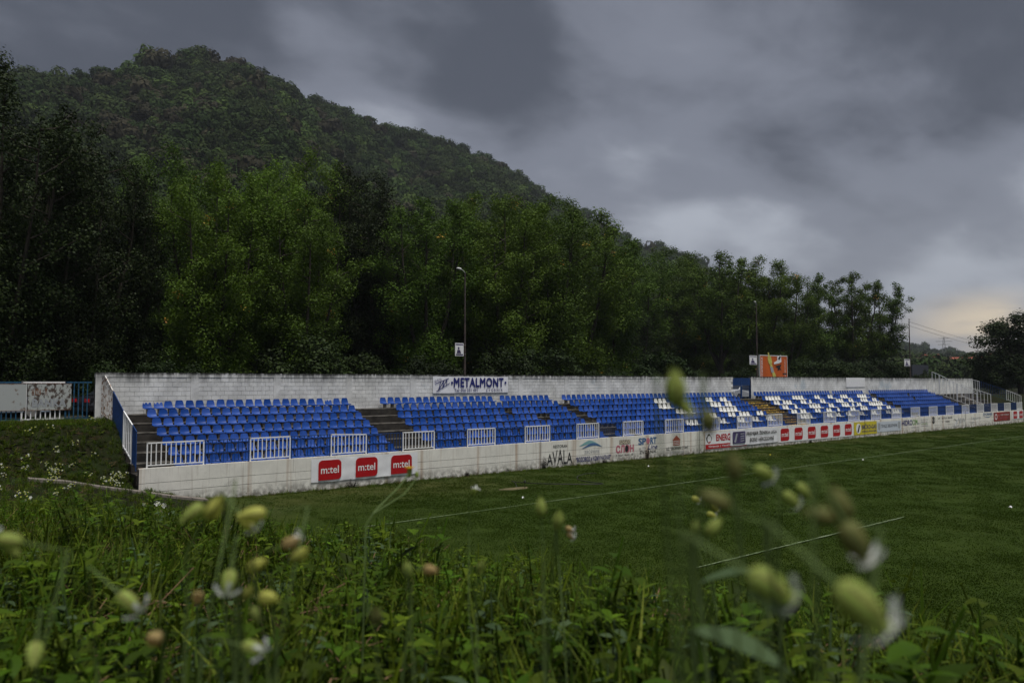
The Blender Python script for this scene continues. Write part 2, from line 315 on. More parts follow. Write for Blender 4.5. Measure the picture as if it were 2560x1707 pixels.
MT['bushleaf'] = leafmat('shrub_leaves', [(0.010, 0.020, 0.004), (0.016, 0.030, 0.006), (0.026, 0.044, 0.009)], 0.12, rough=.6, spec=.14, objvar=0.3)  # darkened green carries the shade low among the trunks
MT['hillleaf'] = leafmat('hill_forest_leaves', [(0.024, 0.040, 0.012), (0.029, 0.047, 0.014), (0.034, 0.054, 0.017)], 0.08, 0.8, 0.05, objvar=0.42)
MT['hillbrown'] = leafmat('hill_forest_dry_leaves', [(0.030, 0.029, 0.015), (0.038, 0.036, 0.018), (0.048, 0.045, 0.022)], 0.15, 0.7, 0.1, objvar=0.35)
MT['hillbright'] = leafmat('hill_forest_bright_leaves', [(0.045, 0.080, 0.016), (0.060, 0.10, 0.020), (0.075, 0.12, 0.026)], 0.2, 0.7, 0.1, objvar=0.25)  # brighter crowns gathered mid-slope: sunlight put into the leaf colour
MT['grass'] = leafmat('grass_blades', [(0.018, 0.034, 0.002), (0.040, 0.070, 0.004), (0.076, 0.124, 0.008), (0.125, 0.165, 0.022)], 0.40, 0.6, 0.10, objvar=0.5)
MT['turfblade'] = leafmat('turf_blades', [(0.024, 0.046, 0.003), (0.034, 0.062, 0.005), (0.048, 0.076, 0.008)], 0.3, 0.7, 0.06, objvar=0.12)
MT['weed'] = leafmat('weed_leaves', [(0.030, 0.054, 0.003), (0.070, 0.125, 0.007), (0.145, 0.235, 0.017)], 0.40, 0.55, 0.14, objvar=0.5)
MT['weed_grey'] = leafmat('grey_green_leaves', [(0.050, 0.085, 0.035), (0.075, 0.115, 0.050)], 0.25, 0.6, 0.15, objvar=0.15)
MT['dry'] = leafmat('dry_stalks', [(0.14, 0.085, 0.045), (0.20, 0.13, 0.07), (0.09, 0.055, 0.03)], 0.1, 0.8, 0.1)
MT['stem'] = mat('plant_stem', (0.11, 0.165, 0.045), 0.6, 0.15, 30.0)
def calyxmat(name, c, c2):
    m = mat(name, c, 0.6, 0.1, 420.0, spec=0.2, col2=c2, lo=0.36, hi=0.6); nt = m.node_tree; b = nt.nodes['Principled BSDF']; src = b.inputs['Base Color'].links[0].from_socket
    t = nt.nodes.new('ShaderNodeBsdfTranslucent'); nt.links.new(src, t.inputs[0]); mx = nt.nodes.new('ShaderNodeMixShader'); mx.inputs[0].default_value = 0.42; nt.links.new(b.outputs[0], mx.inputs[1]); nt.links.new(t.outputs[0], mx.inputs[2]); nt.links.new(mx.outputs[0], nt.nodes['Material Output'].inputs[0]); return m
MT['calyx'] = leafmat('calyx_yellow_green', [(0.72, 0.72, 0.19), (0.78, 0.75, 0.24)], 0.45, 0.55, 0.2)
MT['calyx_green'] = leafmat('calyx_green', [(0.42, 0.50, 0.14), (0.50, 0.57, 0.19)], 0.45, 0.55, 0.2)
MT['calyx_olive'] = leafmat('calyx_olive', [(0.19, 0.22, 0.07), (0.25, 0.26, 0.10)], 0.35, 0.6, 0.2)
MT['calyx_tan'] = leafmat('calyx_tan', [(0.52, 0.38, 0.17), (0.58, 0.45, 0.22)], 0.3, 0.6, 0.2)
MT['calyx'] = calyxmat('calyx_yellow_green', (0.66, 0.66, 0.16), (0.46, 0.50, 0.10)); MT['calyx_green'] = calyxmat('calyx_green', (0.42, 0.51, 0.13), (0.27, 0.36, 0.07)); MT['calyx_olive'] = calyxmat('calyx_olive', (0.21, 0.24, 0.075), (0.13, 0.14, 0.045)); MT['calyx_tan'] = calyxmat('calyx_tan', (0.56, 0.42, 0.20), (0.42, 0.28, 0.11))
MT['vein'] = leafmat('calyx_veins', [(0.17, 0.16, 0.045), (0.22, 0.19, 0.06)], 0.3, 0.6, 0.2)
MT['petal'] = leafmat('white_petals', [(0.78, 0.80, 0.76), (0.84, 0.85, 0.82)], 0.35, 0.6, 0.2)
MT['dandelion'] = leafmat('yellow_petals', [(0.60, 0.34, 0.02), (0.66, 0.42, 0.03)], 0.3, 0.6, 0.2)

def groundmat(name, cols, scales, bump=0.6, bs=60.0, weights=None, worn=False):
    m, nt, b = M_new(name); N, L = nt.nodes, nt.links; g = N.new('ShaderNodeNewGeometry'); prev = None
    for i, (c, s) in enumerate(zip(cols[1:], scales)):
        no = N.new('ShaderNodeTexNoise'); no.inputs['Scale'].default_value = s; no.inputs['Detail'].default_value = 6; no.inputs['Roughness'].default_value = 0.65; L.new(g.outputs['Position'], no.inputs[0])
        r = N.new('ShaderNodeMapRange'); L.new(no.outputs[0], r.inputs[0]); r.inputs[1].default_value = 0.44; r.inputs[2].default_value = 0.66; r.inputs[4].default_value = (weights[i] if weights else 0.8)
        q = N.new('ShaderNodeMix'); q.data_type = 'RGBA'; L.new(r.outputs[0], q.inputs[0]); q.inputs[7].default_value = (*c, 1)
        if prev is None: q.inputs[6].default_value = (*cols[0], 1)
        else: L.new(prev, q.inputs[6])
        prev = q.outputs[2]
    if worn:
        sp = N.new('ShaderNodeSeparateXYZ'); L.new(g.outputs['Position'], sp.inputs[0]); r1 = N.new('ShaderNodeMapRange'); r1.interpolation_type = 'SMOOTHSTEP'; L.new(sp.outputs[1], r1.inputs[0]); r1.inputs[1].default_value = 23.5; r1.inputs[2].default_value = 29.5
        no = N.new('ShaderNodeTexNoise'); no.inputs['Scale'].default_value = 0.16; no.inputs['Detail'].default_value = 7; no.inputs['Roughness'].default_value = .7; L.new(g.outputs['Position'], no.inputs[0]); r2 = N.new('ShaderNodeMapRange'); L.new(no.outputs[0], r2.inputs[0]); r2.inputs[1].default_value = .42; r2.inputs[2].default_value = .66
        q = N.new('ShaderNodeMath'); q.operation = 'MULTIPLY'; L.new(r1.outputs[0], q.inputs[0]); L.new(r2.outputs[0], q.inputs[1]); mx = N.new('ShaderNodeMix'); mx.data_type = 'RGBA'; L.new(q.outputs[0], mx.inputs[0]); L.new(prev, mx.inputs[6]); mx.inputs[7].default_value = (0.062, 0.066, 0.017, 1); prev = mx.outputs[2]
    L.new(prev, b.inputs['Base Color']); b.inputs['Roughness'].default_value = 0.95; b.inputs['Specular IOR Level'].default_value = 0.1
    no = N.new('ShaderNodeTexNoise'); no.inputs['Scale'].default_value = bs; no.inputs['Detail'].default_value = 5; L.new(g.outputs['Position'], no.inputs[0])
    bp = N.new('ShaderNodeBump'); bp.inputs['Strength'].default_value = bump; bp.inputs['Distance'].default_value = 0.04; L.new(no.outputs[0], bp.inputs['Height']); L.new(bp.outputs[0], b.inputs['Normal'])
    return m
MT['soil'] = groundmat('bank_soil_and_moss', [(0.010, 0.012, 0.004), (0.024, 0.019, 0.010), (0.015, 0.026, 0.005)], [3.0, 0.6])
MT['turf'] = groundmat('mown_turf', [(0.025, 0.046, 0.004), (0.032, 0.056, 0.005), (0.044, 0.060, 0.008), (0.015, 0.030, 0.002), (0.044, 0.068, 0.009), (0.014, 0.026, 0.002)], [0.35, 0.12, 1.6, 9.0, 28.0], 1.0, 22.0, [0.7, 0.55, 0.7, 0.7, 0.6], worn=True)
MT['hillsoil'] = groundmat('hill_undergrowth', [(0.020, 0.026, 0.011), (0.030, 0.026, 0.016)], [0.05])

def sstep(a, b, x):
    t = np.clip((np.asarray(x, float) - a) / (b - a), 0, 1); return t * t * (3 - 2 * t)

# ------------------------------------------------------------------ ground
def gz(X, Y):
    X = np.asarray(X, float); Y = np.asarray(Y, float)
    crest = np.interp(Y, [-60, 0, 6, 14, 22, 30, 40], [4.24, 4.24, 3.68, 2.70, 1.90, 1.50, 1.50])
    x0 = np.interp(Y, [0, 1.0, 2.5, 10, 30], [0.88, 1.18, 1.34, 1.45, 3.6]); w = np.interp(Y, [0, 2, 10, 30], [7.6, 8.0, 8.3, 8.0])
    t = np.clip((X - x0) / w, 0, 1)
    end = crest * (1 - (0.35 * t + 0.65 * t * t * (3 - 2 * t)))
    end = end + 0.05 * np.sin(X * 2.1 + Y * 0.7) * np.sin(Y * 1.3 - X) * (1 - t)
    # the far bank at the left end of the stand and the raised road behind it
    up = sstep(31.3, 35.0, Y); left = np.maximum(end, 0) * (1 - up) + 3.02 * up
    right = 3.02 * sstep(32.0, 37.0, Y)
    road = sstep(37.40, 37.46, Y) * 3.02
    behind = np.where(X < 8.1, left, np.where(X > 104.0, right, np.where(Y > 31.6, road, end)))
    z = np.where(Y > 31.3, behind, end)
    far = np.hypot(X, Y)
    z = np.where((X < -3), z - 0.0, z)
    z = np.where(Y < -55, end * np.clip((Y + 90) / 35, 0, 1), z)
    return z
def gz1(x, y): return float(gz(x, y))
def axis(segs):
    out = []
    for a, b, s in segs: out += list(np.arange(a, b, s))
    return np.array(out + [segs[-1][1]])
gx = axis([(-3000, -400, 200), (-400, -40, 30), (-40, -4, 2.0), (-4, 12, 0.25), (12, 130, 3.0), (130, 400, 30), (400, 3600, 200)])
gy = axis([(-3000, -300, 200), (-300, -60, 30), (-60, -4, 2.0), (-4, 12, 0.25), (12, 31, 0.5), (31, 37.4, 0.25), (37.4, 37.5, 0.06), (37.5, 60, 2.0), (60, 400, 30), (400, 3600, 200)])
GX, GY = np.meshgrid(gx, gy); GZ = gz(GX, GY) - 0.03
nx, ny = len(gx), len(gy); idx = np.arange(nx * ny).reshape(ny, nx)
FQ = np.stack([idx[:-1, :-1], idx[:-1, 1:], idx[1:, 1:], idx[1:, :-1]], -1).reshape(-1, 4)
tag(inst('ground', mesh_np('ground', np.stack([GX, GY, GZ], -1).reshape(-1, 3), FQ, MT['soil'], smooth=True)), 'dark grassy ground and bank around the pitch', 'ground', kind='structure')
# pitch sheet and markings
mb = MB(); xs = np.linspace(9.4, 124, 40); ys = np.linspace(-60, 31.46, 24)
mb.smooth = True; mb.grid([[(x, y, 0.0 + (0.20 * max(0, 1 - (x - 9.4) / 4) ** 2) * (1 if y > 20 else 1)) for x in xs] for y in ys])
tag(mb.build('pitch', MT['turf']), 'mown green football pitch in front of the stand', 'pitch', kind='structure')
def linemat():
    m, nt, b = M_new('chalk_line'); N, L = nt.nodes, nt.links; g = N.new('ShaderNodeNewGeometry')
    no = N.new('ShaderNodeTexNoise'); no.inputs['Scale'].default_value = 9.0; no.inputs['Detail'].default_value = 5; L.new(g.outputs['Position'], no.inputs[0])
    r = N.new('ShaderNodeValToRGB'); L.new(no.outputs[0], r.inputs[0]); r.color_ramp.elements[0].position = 0.40; r.color_ramp.elements[1].position = 0.62
    r.color_ramp.elements[0].color = (0.045, 0.080, 0.016, 1); r.color_ramp.elements[1].color = (0.16, 0.20, 0.11, 1); L.new(r.outputs[0], b.inputs['Base Color']); b.inputs['Roughness'].default_value = 0.95; return m
MT['chalk'] = linemat()
def pline(name, p, q, label, w=0.085):
    mb = MB(); p, q = Vector(p), Vector(q); n = 60; d = (q - p).normalized(); a = Vector((-d.y, d.x, 0)) * w / 2
    L_, R2 = [], []
    for k in range(n + 1):
        c = p.lerp(q, k / n); j = a * rnd.uniform(0.7, 1.15) ; o = a * rnd.uniform(-0.25, 0.25)
        L_.append(c + j + o); R2.append(c - j + o)
    mb.grid([L_, R2]); tag(mb.build(name, MT['chalk']), label, 'pitch line', 'faded chalk lines on the pitch', kind='structure')
pline('pitch_marking', (12.6, 22.55, 0.034), (108, 24.0, 0.034), 'long faded white touchline running parallel to the stand')
pline('pitch_marking', (16.3, 12.30, 0.034), (27.85, 12.22, 0.034), 'short faded white line of the penalty area nearer the camera')

# ------------------------------------------------------------------ hill
SKYL = [(140, .30), (110, .30), (95, .30), (85.27, .3258), (83.49, .3328), (81.4, .3423), (78.7, .3504), (77.95, .3596), (75.62, .3803), (74.0, .388), (72.06, .391), (70.64, .3894), (68.6, .3834), (67.1, .3701), (65.29, .3595), (62.82, .3494), (60.63, .338), (59.04, .3245), (57.13, .3222), (55.2, .3148), (53.91, .3039), (52.29, .2900), (50.99, .2758), (49.37, .2615), (48.08, .2442), (46.15, .2267), (44.55, .2092), (42.96, .1926), (41.39, .1788), (39.51, .1694), (37.97, .1629), (36.45, .1464), (34.36, .1188), (32.03, .0905), (29.5, .0606), (26.77, .0337), (23.6, .012), (15, 0.0)]
_sa = np.array([a for a, _ in SKYL][::-1]); _se = np.array([e - 0.004 - 0.010 * min(1, e / .38) for _, e in SKYL][::-1])
def hill_ridge(az): return np.interp(az, [15, 24, 37, 48, 60, 74, 90, 140], [1250, 1150, 930, 760, 620, 500, 470, 480])
def hill_base(az): return np.interp(az, [15, 24, 45, 74, 140], [420, 360, 240, 150, 140])
def hill_z(az, r):
    rr = hill_ridge(az); r0 = hill_base(az); hz_ = CAM_H + rr * np.interp(az, _sa, _se) - 3.0
    t = (r - r0) / (rr - r0); tt = np.clip(t, 0, 1)
    prof = tt ** 1.12 * (1 - 0.10 * np.sin(tt * math.pi) * np.sin(az * 0.35))
    z = 3.0 + hz_ * prof
    z = z + np.clip(np.sin(tt * math.pi), 0, 1) * 5.0 * np.sin(az * 0.9 + r * 0.012) * np.sin(r * 0.021 + az * 0.2)
    return np.where(t > 1, z - (r - rr) * 0.28, np.where(t < 0, 2.4, z))
azs = np.linspace(15, 140, 150); ts = np.concatenate([np.linspace(-0.05, 1, 44), np.linspace(1.04, 1.6, 10)])
AZ, TT = np.meshgrid(azs, ts); RR = hill_base(AZ) + TT * (hill_ridge(AZ) - hill_base(AZ)); HZ = hill_z(AZ, RR)
V = np.stack([RR * np.cos(np.radians(AZ)), RR * np.sin(np.radians(AZ)), HZ], -1).reshape(-1, 3)
na, nt_ = len(azs), len(ts); idx = np.arange(na * nt_).reshape(nt_, na)
FQ = np.stack([idx[:-1, :-1], idx[1:, :-1], idx[1:, 1:], idx[:-1, 1:]], -1).reshape(-1, 4)
tag(inst('hill', mesh_np('hill', V, FQ, MT['hillsoil'], smooth=True)), 'steep wooded hill rising behind the stand', 'hill', kind='structure')

# ------------------------------------------------------------------ leaf clouds
def leaf_quads(P, Nn, size, rng, aspect=0.7, fold=0.0):
    """kite-shaped leaves at points P with normals Nn"""
    n = len(P); Nn = Nn / (np.linalg.norm(Nn, axis=1, keepdims=True) + 1e-9)
    t = rng.normal(size=(n, 3)); t -= (t * Nn).sum(1, keepdims=True) * Nn; t /= (np.linalg.norm(t, axis=1, keepdims=True) + 1e-9)
    b = np.cross(Nn, t); s = size[:, None]
    V = np.stack([P - t * s * 0.5, P + b * s * aspect * 0.5 - t * s * 0.08, P + t * s * 0.5 + Nn * s * fold, P - b * s * aspect * 0.5 - t * s * 0.08], 1).reshape(-1, 3)
    return V, np.arange(n * 4).reshape(n, 4)
def cluster_points(C, Rad, n_each, rng, elong=1.3, shell=0.45, outw=1.25, jit=0.5):
    Ps, Ns, own = [], [], []
    for k, (c, r, n) in enumerate(zip(C, Rad, n_each)):
        d = rng.normal(size=(n, 3)); d /= np.linalg.norm(d, axis=1, keepdims=True)
        rad = (shell + (1 - shell) * rng.random(n)) * r * (0.85 + 0.3 * rng.random(n)); off = d * rad[:, None]; off[:, 2] *= elong
        Ps.append(c + off); Ns.append(d * outw + rng.normal(size=(n, 3)) * jit + np.array([0, 0, 0.35])); own.append(np.full(n, k))
    return np.concatenate(Ps), np.concatenate(Ns), np.concatenate(own)

def poplar_proto(seed, h=16.0, r=3.0, leaders=7, n_leaf=26000, leaf=0.17, base=0.07, crad=1.0, sparse=False, mats=None):
    """many-stemmed poplar with a tall oval crown: returns (trunk mesh, crown mesh)"""
    rng = np.random.default_rng(seed); tr = MB(); C, Rad = [], []
    th0 = h * (0.16 if not sparse else 0.24); tr.tube([(0, 0, -0.3), (0.03, 0.02, th0 * .5), (0, 0, th0)], [0.30, 0.24, 0.20], 9)
    b0 = h * (base if not sparse else 0.26); sprays = 15 if not sparse else 11
    def env(f): return r * (0.62 + 0.38 * math.sin(min(1, f / .55) * math.pi / 2)) * (1 - max(0, (f - .50) / .50) ** 2.4) ** .62 if f < 1 else 0.0
    for k in range(leaders):
        a = 2 * math.pi * k / max(1, leaders - 1) + rng.uniform(-.4, .4); rr = r * (0.0 if k == 0 else rng.uniform(0.40, 0.72)); top = h * (1.0 if k == 0 else rng.uniform(0.80, 0.97))
        bx, by = rr * math.cos(a), rr * math.sin(a); p0 = Vector((0, 0, th0 * rng.uniform(0.6, 1)))
        p1 = Vector((bx * .6, by * .6, th0 + (top - th0) * .30)); p2 = Vector((bx * .9, by * .9, th0 + (top - th0) * .65)); p3 = Vector((bx, by, top * 0.97))
        tr.tube([p0, p0.lerp(p1, .5) + Vector((bx, by, 0)) * .08, p1, p2, p3], [0.17, 0.14, 0.11, 0.06, 0.012], 6, False)
        # sprays: upswept side branches set with leaf clumps, so the outline is ragged
        for j in range(sprays):
            f = (j + rng.random()) / sprays; z = b0 + (top - b0) * f; ff = max(0, min(1, (z - th0) / (top - th0)))
            s0 = p0.lerp(p1, ff / .35) if ff < .35 else (p1.lerp(p2, (ff - .35) / .35) if ff < .7 else p2.lerp(p3, (ff - .7) / .3))
            E_ = env(z / h); ang = rng.uniform(0, 6.28); out = E_ * rng.uniform(.35, .75) * (1 - .25 * ff)
            tip = Vector((s0.x + out * math.cos(ang), s0.y + out * math.sin(ang), z + out * rng.uniform(.25, .8)))
            q = math.hypot(tip.x, tip.y)
            if q > E_ and q > 0: tip.x *= E_ / q; tip.y *= E_ / q
            tip.z = min(tip.z, top * 1.0 if k else h)
            src = Vector((s0.x, s0.y, min(z, top) - .2)); tr.tube([src, src.lerp(tip, .5) + Vector((0, 0, -.08)), tip], [.045, .03, .01], 4, False)
            m = 3 if not sparse else 2
            for g in range(m):
                c = src.lerp(tip, (.45 + .55 * g / max(1, m - 1))); rc = crad * (.62 + .5 * (1 - ff)) * rng.uniform(.7, 1.15) * (1 - .16 * g)
                C.append((c.x + rng.normal() * .18, c.y + rng.normal() * .18, c.z + rng.normal() * .15)); Rad.append(rc)
        for g in range(3): C.append((bx, by, top - .25 - .5 * g)); Rad.append(crad * (.30 + .16 * g))
    C = np.array(C); Rad = np.array(Rad); w = Rad ** 2; ne = np.maximum(8, (n_leaf * w / w.sum()).astype(int))
    P, Nn, own = cluster_points(C, Rad, ne, rng, 1.15, 0.35)
    V, Fq = leaf_quads(P, Nn, leaf * (0.6 + 0.8 * rng.random(len(P))), rng, .8)
    mi = np.zeros(len(P), int); nc = len(C)
    for k in rng.choice(nc, max(2, nc // 50), replace=False):
        sel = np.where(own == k)[0]; c = P[sel[rng.integers(len(sel))]]; mi[sel[np.linalg.norm(P[sel] - c, axis=1) < 0.34]] = 1
    mats = mats or [MT['poplar'], MT['autumn']]
    return tr.mesh('trunk', MT['bark']), mesh_np('crown', V, Fq, mats, mi)

def round_proto(seed, h=9.0, r=3.6, n_leaf=16000, leaf=0.2, base=0.15, mats=None, crad=1.1, ncl=60, trunk_r=0.22):
    rng = np.random.default_rng(seed); tr = MB(); C, Rad = [], []
    th0 = h * 0.28; tr.tube([(0, 0, -0.3), (0.04, 0, th0 * .6), (0, 0.03, th0)], [trunk_r, trunk_r * .8, trunk_r * .65], 8)
    cz = h * (base + (1 - base) * .5); hz2 = h * (1 - base) * .5
    for k in range(ncl):
        d = rng.normal(size=3); d /= np.linalg.norm(d); q = (0.35 + 0.65 * rng.random() ** .6)
        c = np.array([d[0] * r * q * .85, d[1] * r * q * .85, cz + d[2] * hz2 * q * .88]); C.append(c); Rad.append(crad * rng.uniform(.6, 1.15))
        if k % 4 == 0: tr.tube([(0, 0, th0 * .9), tuple(np.array([0, 0, th0]) * .5 + c * .5), tuple(c)], [trunk_r * .4, trunk_r * .25, .02], 5, False)
    C = np.array(C); Rad = np.array(Rad); w = Rad ** 2; ne = np.maximum(8, (n_leaf * w / w.sum()).astype(int))
    P, Nn, own = cluster_points(C, Rad, ne, rng, 0.9, 0.35); V, Fq = leaf_quads(P, Nn, leaf * (0.6 + 0.8 * rng.random(len(P))), rng)
    return tr.mesh('trunk', MT['bark']), mesh_np('crown', V, Fq, mats or [MT['dark_shaded_leaf']], np.zeros(len(P), int))
def crown_only(seed, r, n, leaf, mat_, flat_=0.8, crad=0.42, ncl=16):
    rng = np.random.default_rng(seed); d = rng.normal(size=(ncl, 3)); d /= np.linalg.norm(d, axis=1, keepdims=True); d[:, 2] = d[:, 2] * .8 + .1
    C = d * r * (0.35 + 0.35 * rng.random((ncl, 1))); C[:, 2] = C[:, 2] * flat_ + r * .75; Rad = r * crad * (0.75 + .5 * rng.random(ncl))
    P, Nn, own = cluster_points(C, Rad, np.full(ncl, n // ncl), rng, 0.9, 0.80, 1.5, 0.35); V, Fq = leaf_quads(P, Nn, leaf * (0.7 + 0.6 * rng.random(len(P))), rng, 0.9)
    return mesh_np('far_crown', V, Fq, mat_)

# ---- scatter helper: one 'stuff' object whose points carry shared meshes
def scatter(name, label, cat, pts, protos, idx_, rots, scl):
    pc = bpy.data.collections.new(name + '_kinds')
    for k, me in enumerate(protos):
        o = bpy.data.objects.new('%s_kind_%02d' % (name, k), me); pc.objects.link(o)
    me = bpy.data.meshes.new(name); me.vertices.add(len(pts)); me.vertices.foreach_set('co', np.asarray(pts, np.float32).ravel())
    a = me.attributes.new('pick', 'INT', 'POINT'); a.data.foreach_set('value', np.asarray(idx_, np.int32))
    a = me.attributes.new('turn', 'FLOAT_VECTOR', 'POINT'); a.data.foreach_set('vector', np.asarray(rots, np.float32).ravel())
    a = me.attributes.new('size', 'FLOAT_VECTOR', 'POINT'); a.data.foreach_set('vector', np.asarray(scl, np.float32).ravel()); me.update()
    o = inst(name, me); ng = bpy.data.node_groups.new(name, 'GeometryNodeTree'); ng.is_modifier = True
    ng.interface.new_socket('Geometry', in_out='INPUT', socket_type='NodeSocketGeometry'); ng.interface.new_socket('Geometry', in_out='OUTPUT', socket_type='NodeSocketGeometry')
    N, L = ng.nodes, ng.links; gi = N.new('NodeGroupInput'); go = N.new('NodeGroupOutput'); ip = N.new('GeometryNodeInstanceOnPoints'); ci = N.new('GeometryNodeCollectionInfo')
    ci.inputs['Collection'].default_value = pc; ci.inputs['Separate Children'].default_value = True; ci.inputs['Reset Children'].default_value = True
    L.new(gi.outputs[0], ip.inputs['Points']); L.new(ci.outputs[0], ip.inputs['Instance']); ip.inputs['Pick Instance'].default_value = True
    for nm, ty, so in (('pick', 'INT', 'Instance Index'), ('turn', 'FLOAT_VECTOR', 'Rotation'), ('size', 'FLOAT_VECTOR', 'Scale')):
        na_ = N.new('GeometryNodeInputNamedAttribute'); na_.data_type = ty; na_.inputs[0].default_value = nm; L.new(na_.outputs[0], ip.inputs[so])
    L.new(ip.outputs[0], go.inputs[0]); md = o.modifiers.new('scatter', 'NODES'); md.node_group = ng
    return tag(o, label, cat, kind='stuff')

# hill forest
def hill_forest():
    rng = np.random.default_rng(5); P, S, I = [], [], []
    for az in np.arange(17, 108, 0.62):
        r0, rr = float(hill_base(az)), float(hill_ridge(az)); r = r0 - 6
        while r < rr + 30:
            a = az + rng.uniform(-.4, .4); q = r + rng.uniform(-3, 3)
            z = float(hill_z(np.array(a), np.array(q))); s = rng.choice([.6, .75, .9, 1.0, 1.15, 1.4]) * rng.uniform(.9, 1.1) * (0.82 + 0.00055 * r)
            P.append((q * math.cos(R_(a)), q * math.sin(R_(a)), z - 1.5)); S.append((s, s, s * rng.uniform(.85, 1.3)))
            br = 0.05 + 0.14 * math.exp(-((a - 73) / 9) ** 2) * (1 if q < rr * .9 else .5); bg = 0.05 + 0.35 * math.exp(-((a - 60) / 7) ** 2 - ((q / rr - .62) / .2) ** 2)
            u = rng.random(); I.append(int(rng.integers(5, 7)) if u < br else (7 if u < br + bg else int(rng.integers(0, 5))))
            r += rng.uniform(5.2, 9.0) * (0.9 + r * 0.0004)
    n = len(P); rot = np.zeros((n, 3)); rot[:, 2] = rng.random(n) * 6.28
    protos = [crown_only(100 + k, 5.0, 1200, .92, MT['hillleaf'], crad=0.50 + .02 * k, ncl=8, flat_=.95) for k in range(5)] + [crown_only(120 + k, 5.4, 700, 1.35, MT['hillbrown'], crad=.56, ncl=7, flat_=.95) for k in range(2)] + [crown_only(130, 5.2, 700, 1.3, MT['hillbright'], crad=.56, ncl=7, flat_=.95)]
    scatter('hill_forest', 'dense mixed forest covering the steep hill', 'forest', P, protos, I, rot, S)
hill_forest()

# ------------------------------------------------------------------ stand
SX0, SX1, FW_Y, FW_H, BW_Y, BW_TOP = 8.12, 103.0, 31.5, 1.43, 37.40, 5.09
ROW_D, ROW_H = 0.783, 0.35
def row_y(i): return 32.10 + (i - 1) * ROW_D          # front edge of the seats of row i (1 = bottom, 7 = top)
def row_z(i): return 1.43 + (i - 1) * ROW_H           # seat height
stand = empty('grandstand', (SX0, FW_Y, 0)); tag(stand, 'long low concrete grandstand with seven stepped tiers', 'grandstand')
def sbuild(mb, name, m, par=stand): return mb.build(name, m, par, tuple(-c for c in stand.location))
for i in range(1, 8):
    mb = MB(); y0 = row_y(i) - 0.13; y1 = y0 + ROW_D if i < 7 else BW_Y - 0.01; zt = row_z(i) - 0.27
    x = SX0 + 0.02
    while x < SX1 - 0.1:
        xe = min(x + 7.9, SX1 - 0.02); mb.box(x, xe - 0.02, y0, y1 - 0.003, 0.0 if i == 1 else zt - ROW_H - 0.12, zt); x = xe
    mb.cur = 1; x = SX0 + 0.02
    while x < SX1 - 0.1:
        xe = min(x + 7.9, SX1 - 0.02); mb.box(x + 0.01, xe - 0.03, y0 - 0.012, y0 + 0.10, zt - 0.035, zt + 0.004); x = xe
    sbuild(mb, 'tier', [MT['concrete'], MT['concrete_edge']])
mb = MB(); mb.box(SX0 + .02, SX1 - .02, FW_Y + 0.21, row_y(1) - 0.131, 0, 0.80); sbuild(mb, 'walkway', MT['concrete'])
# stairs between the tiers at the gate and at the right end: half-height steps
for (xa, xb, m, nm) in ((54.55, 57.0, MT['moss_step'], 'gate_step'), (97.2, 99.4, MT['concrete_grey'], 'side_step')):
    for i in range(1, 8):
        mb = MB(); zt = row_z(i) - 0.27; y0 = row_y(i) - 0.13; mb.box(xa, xb, y0 - 0.36, y0 - 0.013, zt - ROW_H - .01, zt - ROW_H / 2); mb.box(xa, xb, y0 + 0.0, y0 + .30, zt + .004, zt + .02)
        sbuild(mb, 'step', m)
# loose dry leaves on the gate steps
def litter():
    rng = np.random.default_rng(3); P = []
    for _ in range(900):
        i = rng.integers(2, 7); P.append((rng.uniform(54.2, 57.4), row_y(i) - .13 + rng.uniform(-.3, .6), 0)); P[-1] = (P[-1][0], P[-1][1], row_z(i) - .27 + .03 + (0 if P[-1][1] > row_y(i) - .13 else -ROW_H / 2))
    P = np.array(P); V, Fq = leaf_quads(P, rng.normal(size=P.shape) * .4 + np.array([0, 0, 1]), 0.10 + .08 * rng.random(len(P)), rng)
    tag(inst('leaf_litter', mesh_np('leaf_litter', V, Fq, MT['autumn'])), 'yellow fallen leaves lying on the gate stairs', 'leaves', kind='stuff')
litter()

# front wall: three courses of cast panels with open joints
fwall = empty('retaining_wall', (SX0, FW_Y, 0)); tag(fwall, 'long white painted retaining wall along the foot of the grandstand, rust streaked', 'wall')
def fbuild(mb, name, m, par=None): return mb.build(name, m, par or fwall, tuple(-c for c in fwall.location))
mb = MB(); mb.box(SX0, SX1 + .1, FW_Y + 0.03, FW_Y + 0.20, -0.05, FW_H - 0.04); fbuild(mb, 'wall_core', MT['tarmac'])
zs = [(-0.05, 0.52), (0.54, 0.862), (0.878, FW_H)]
for r_, (za, zb) in enumerate(zs):
    x = SX0; k = 0
    while x < SX1:
        xe = min(SX1 + .1, x + (6.1 if r_ != 1 else 6.1) * (0.55 if (k == 0 and r_ == 1) else 1))
        if SX1 + .1 - xe < 1: xe = SX1 + .1
        mb = MB(); dy = rnd.uniform(-0.004, 0.004); mb.box(x + 0.005, xe - 0.005, FW_Y + dy, FW_Y + (0.22 if r_ == 2 else 0.19), za, zb); fbuild(mb, 'wall_panel', MT['fwall']); x = xe; k += 1

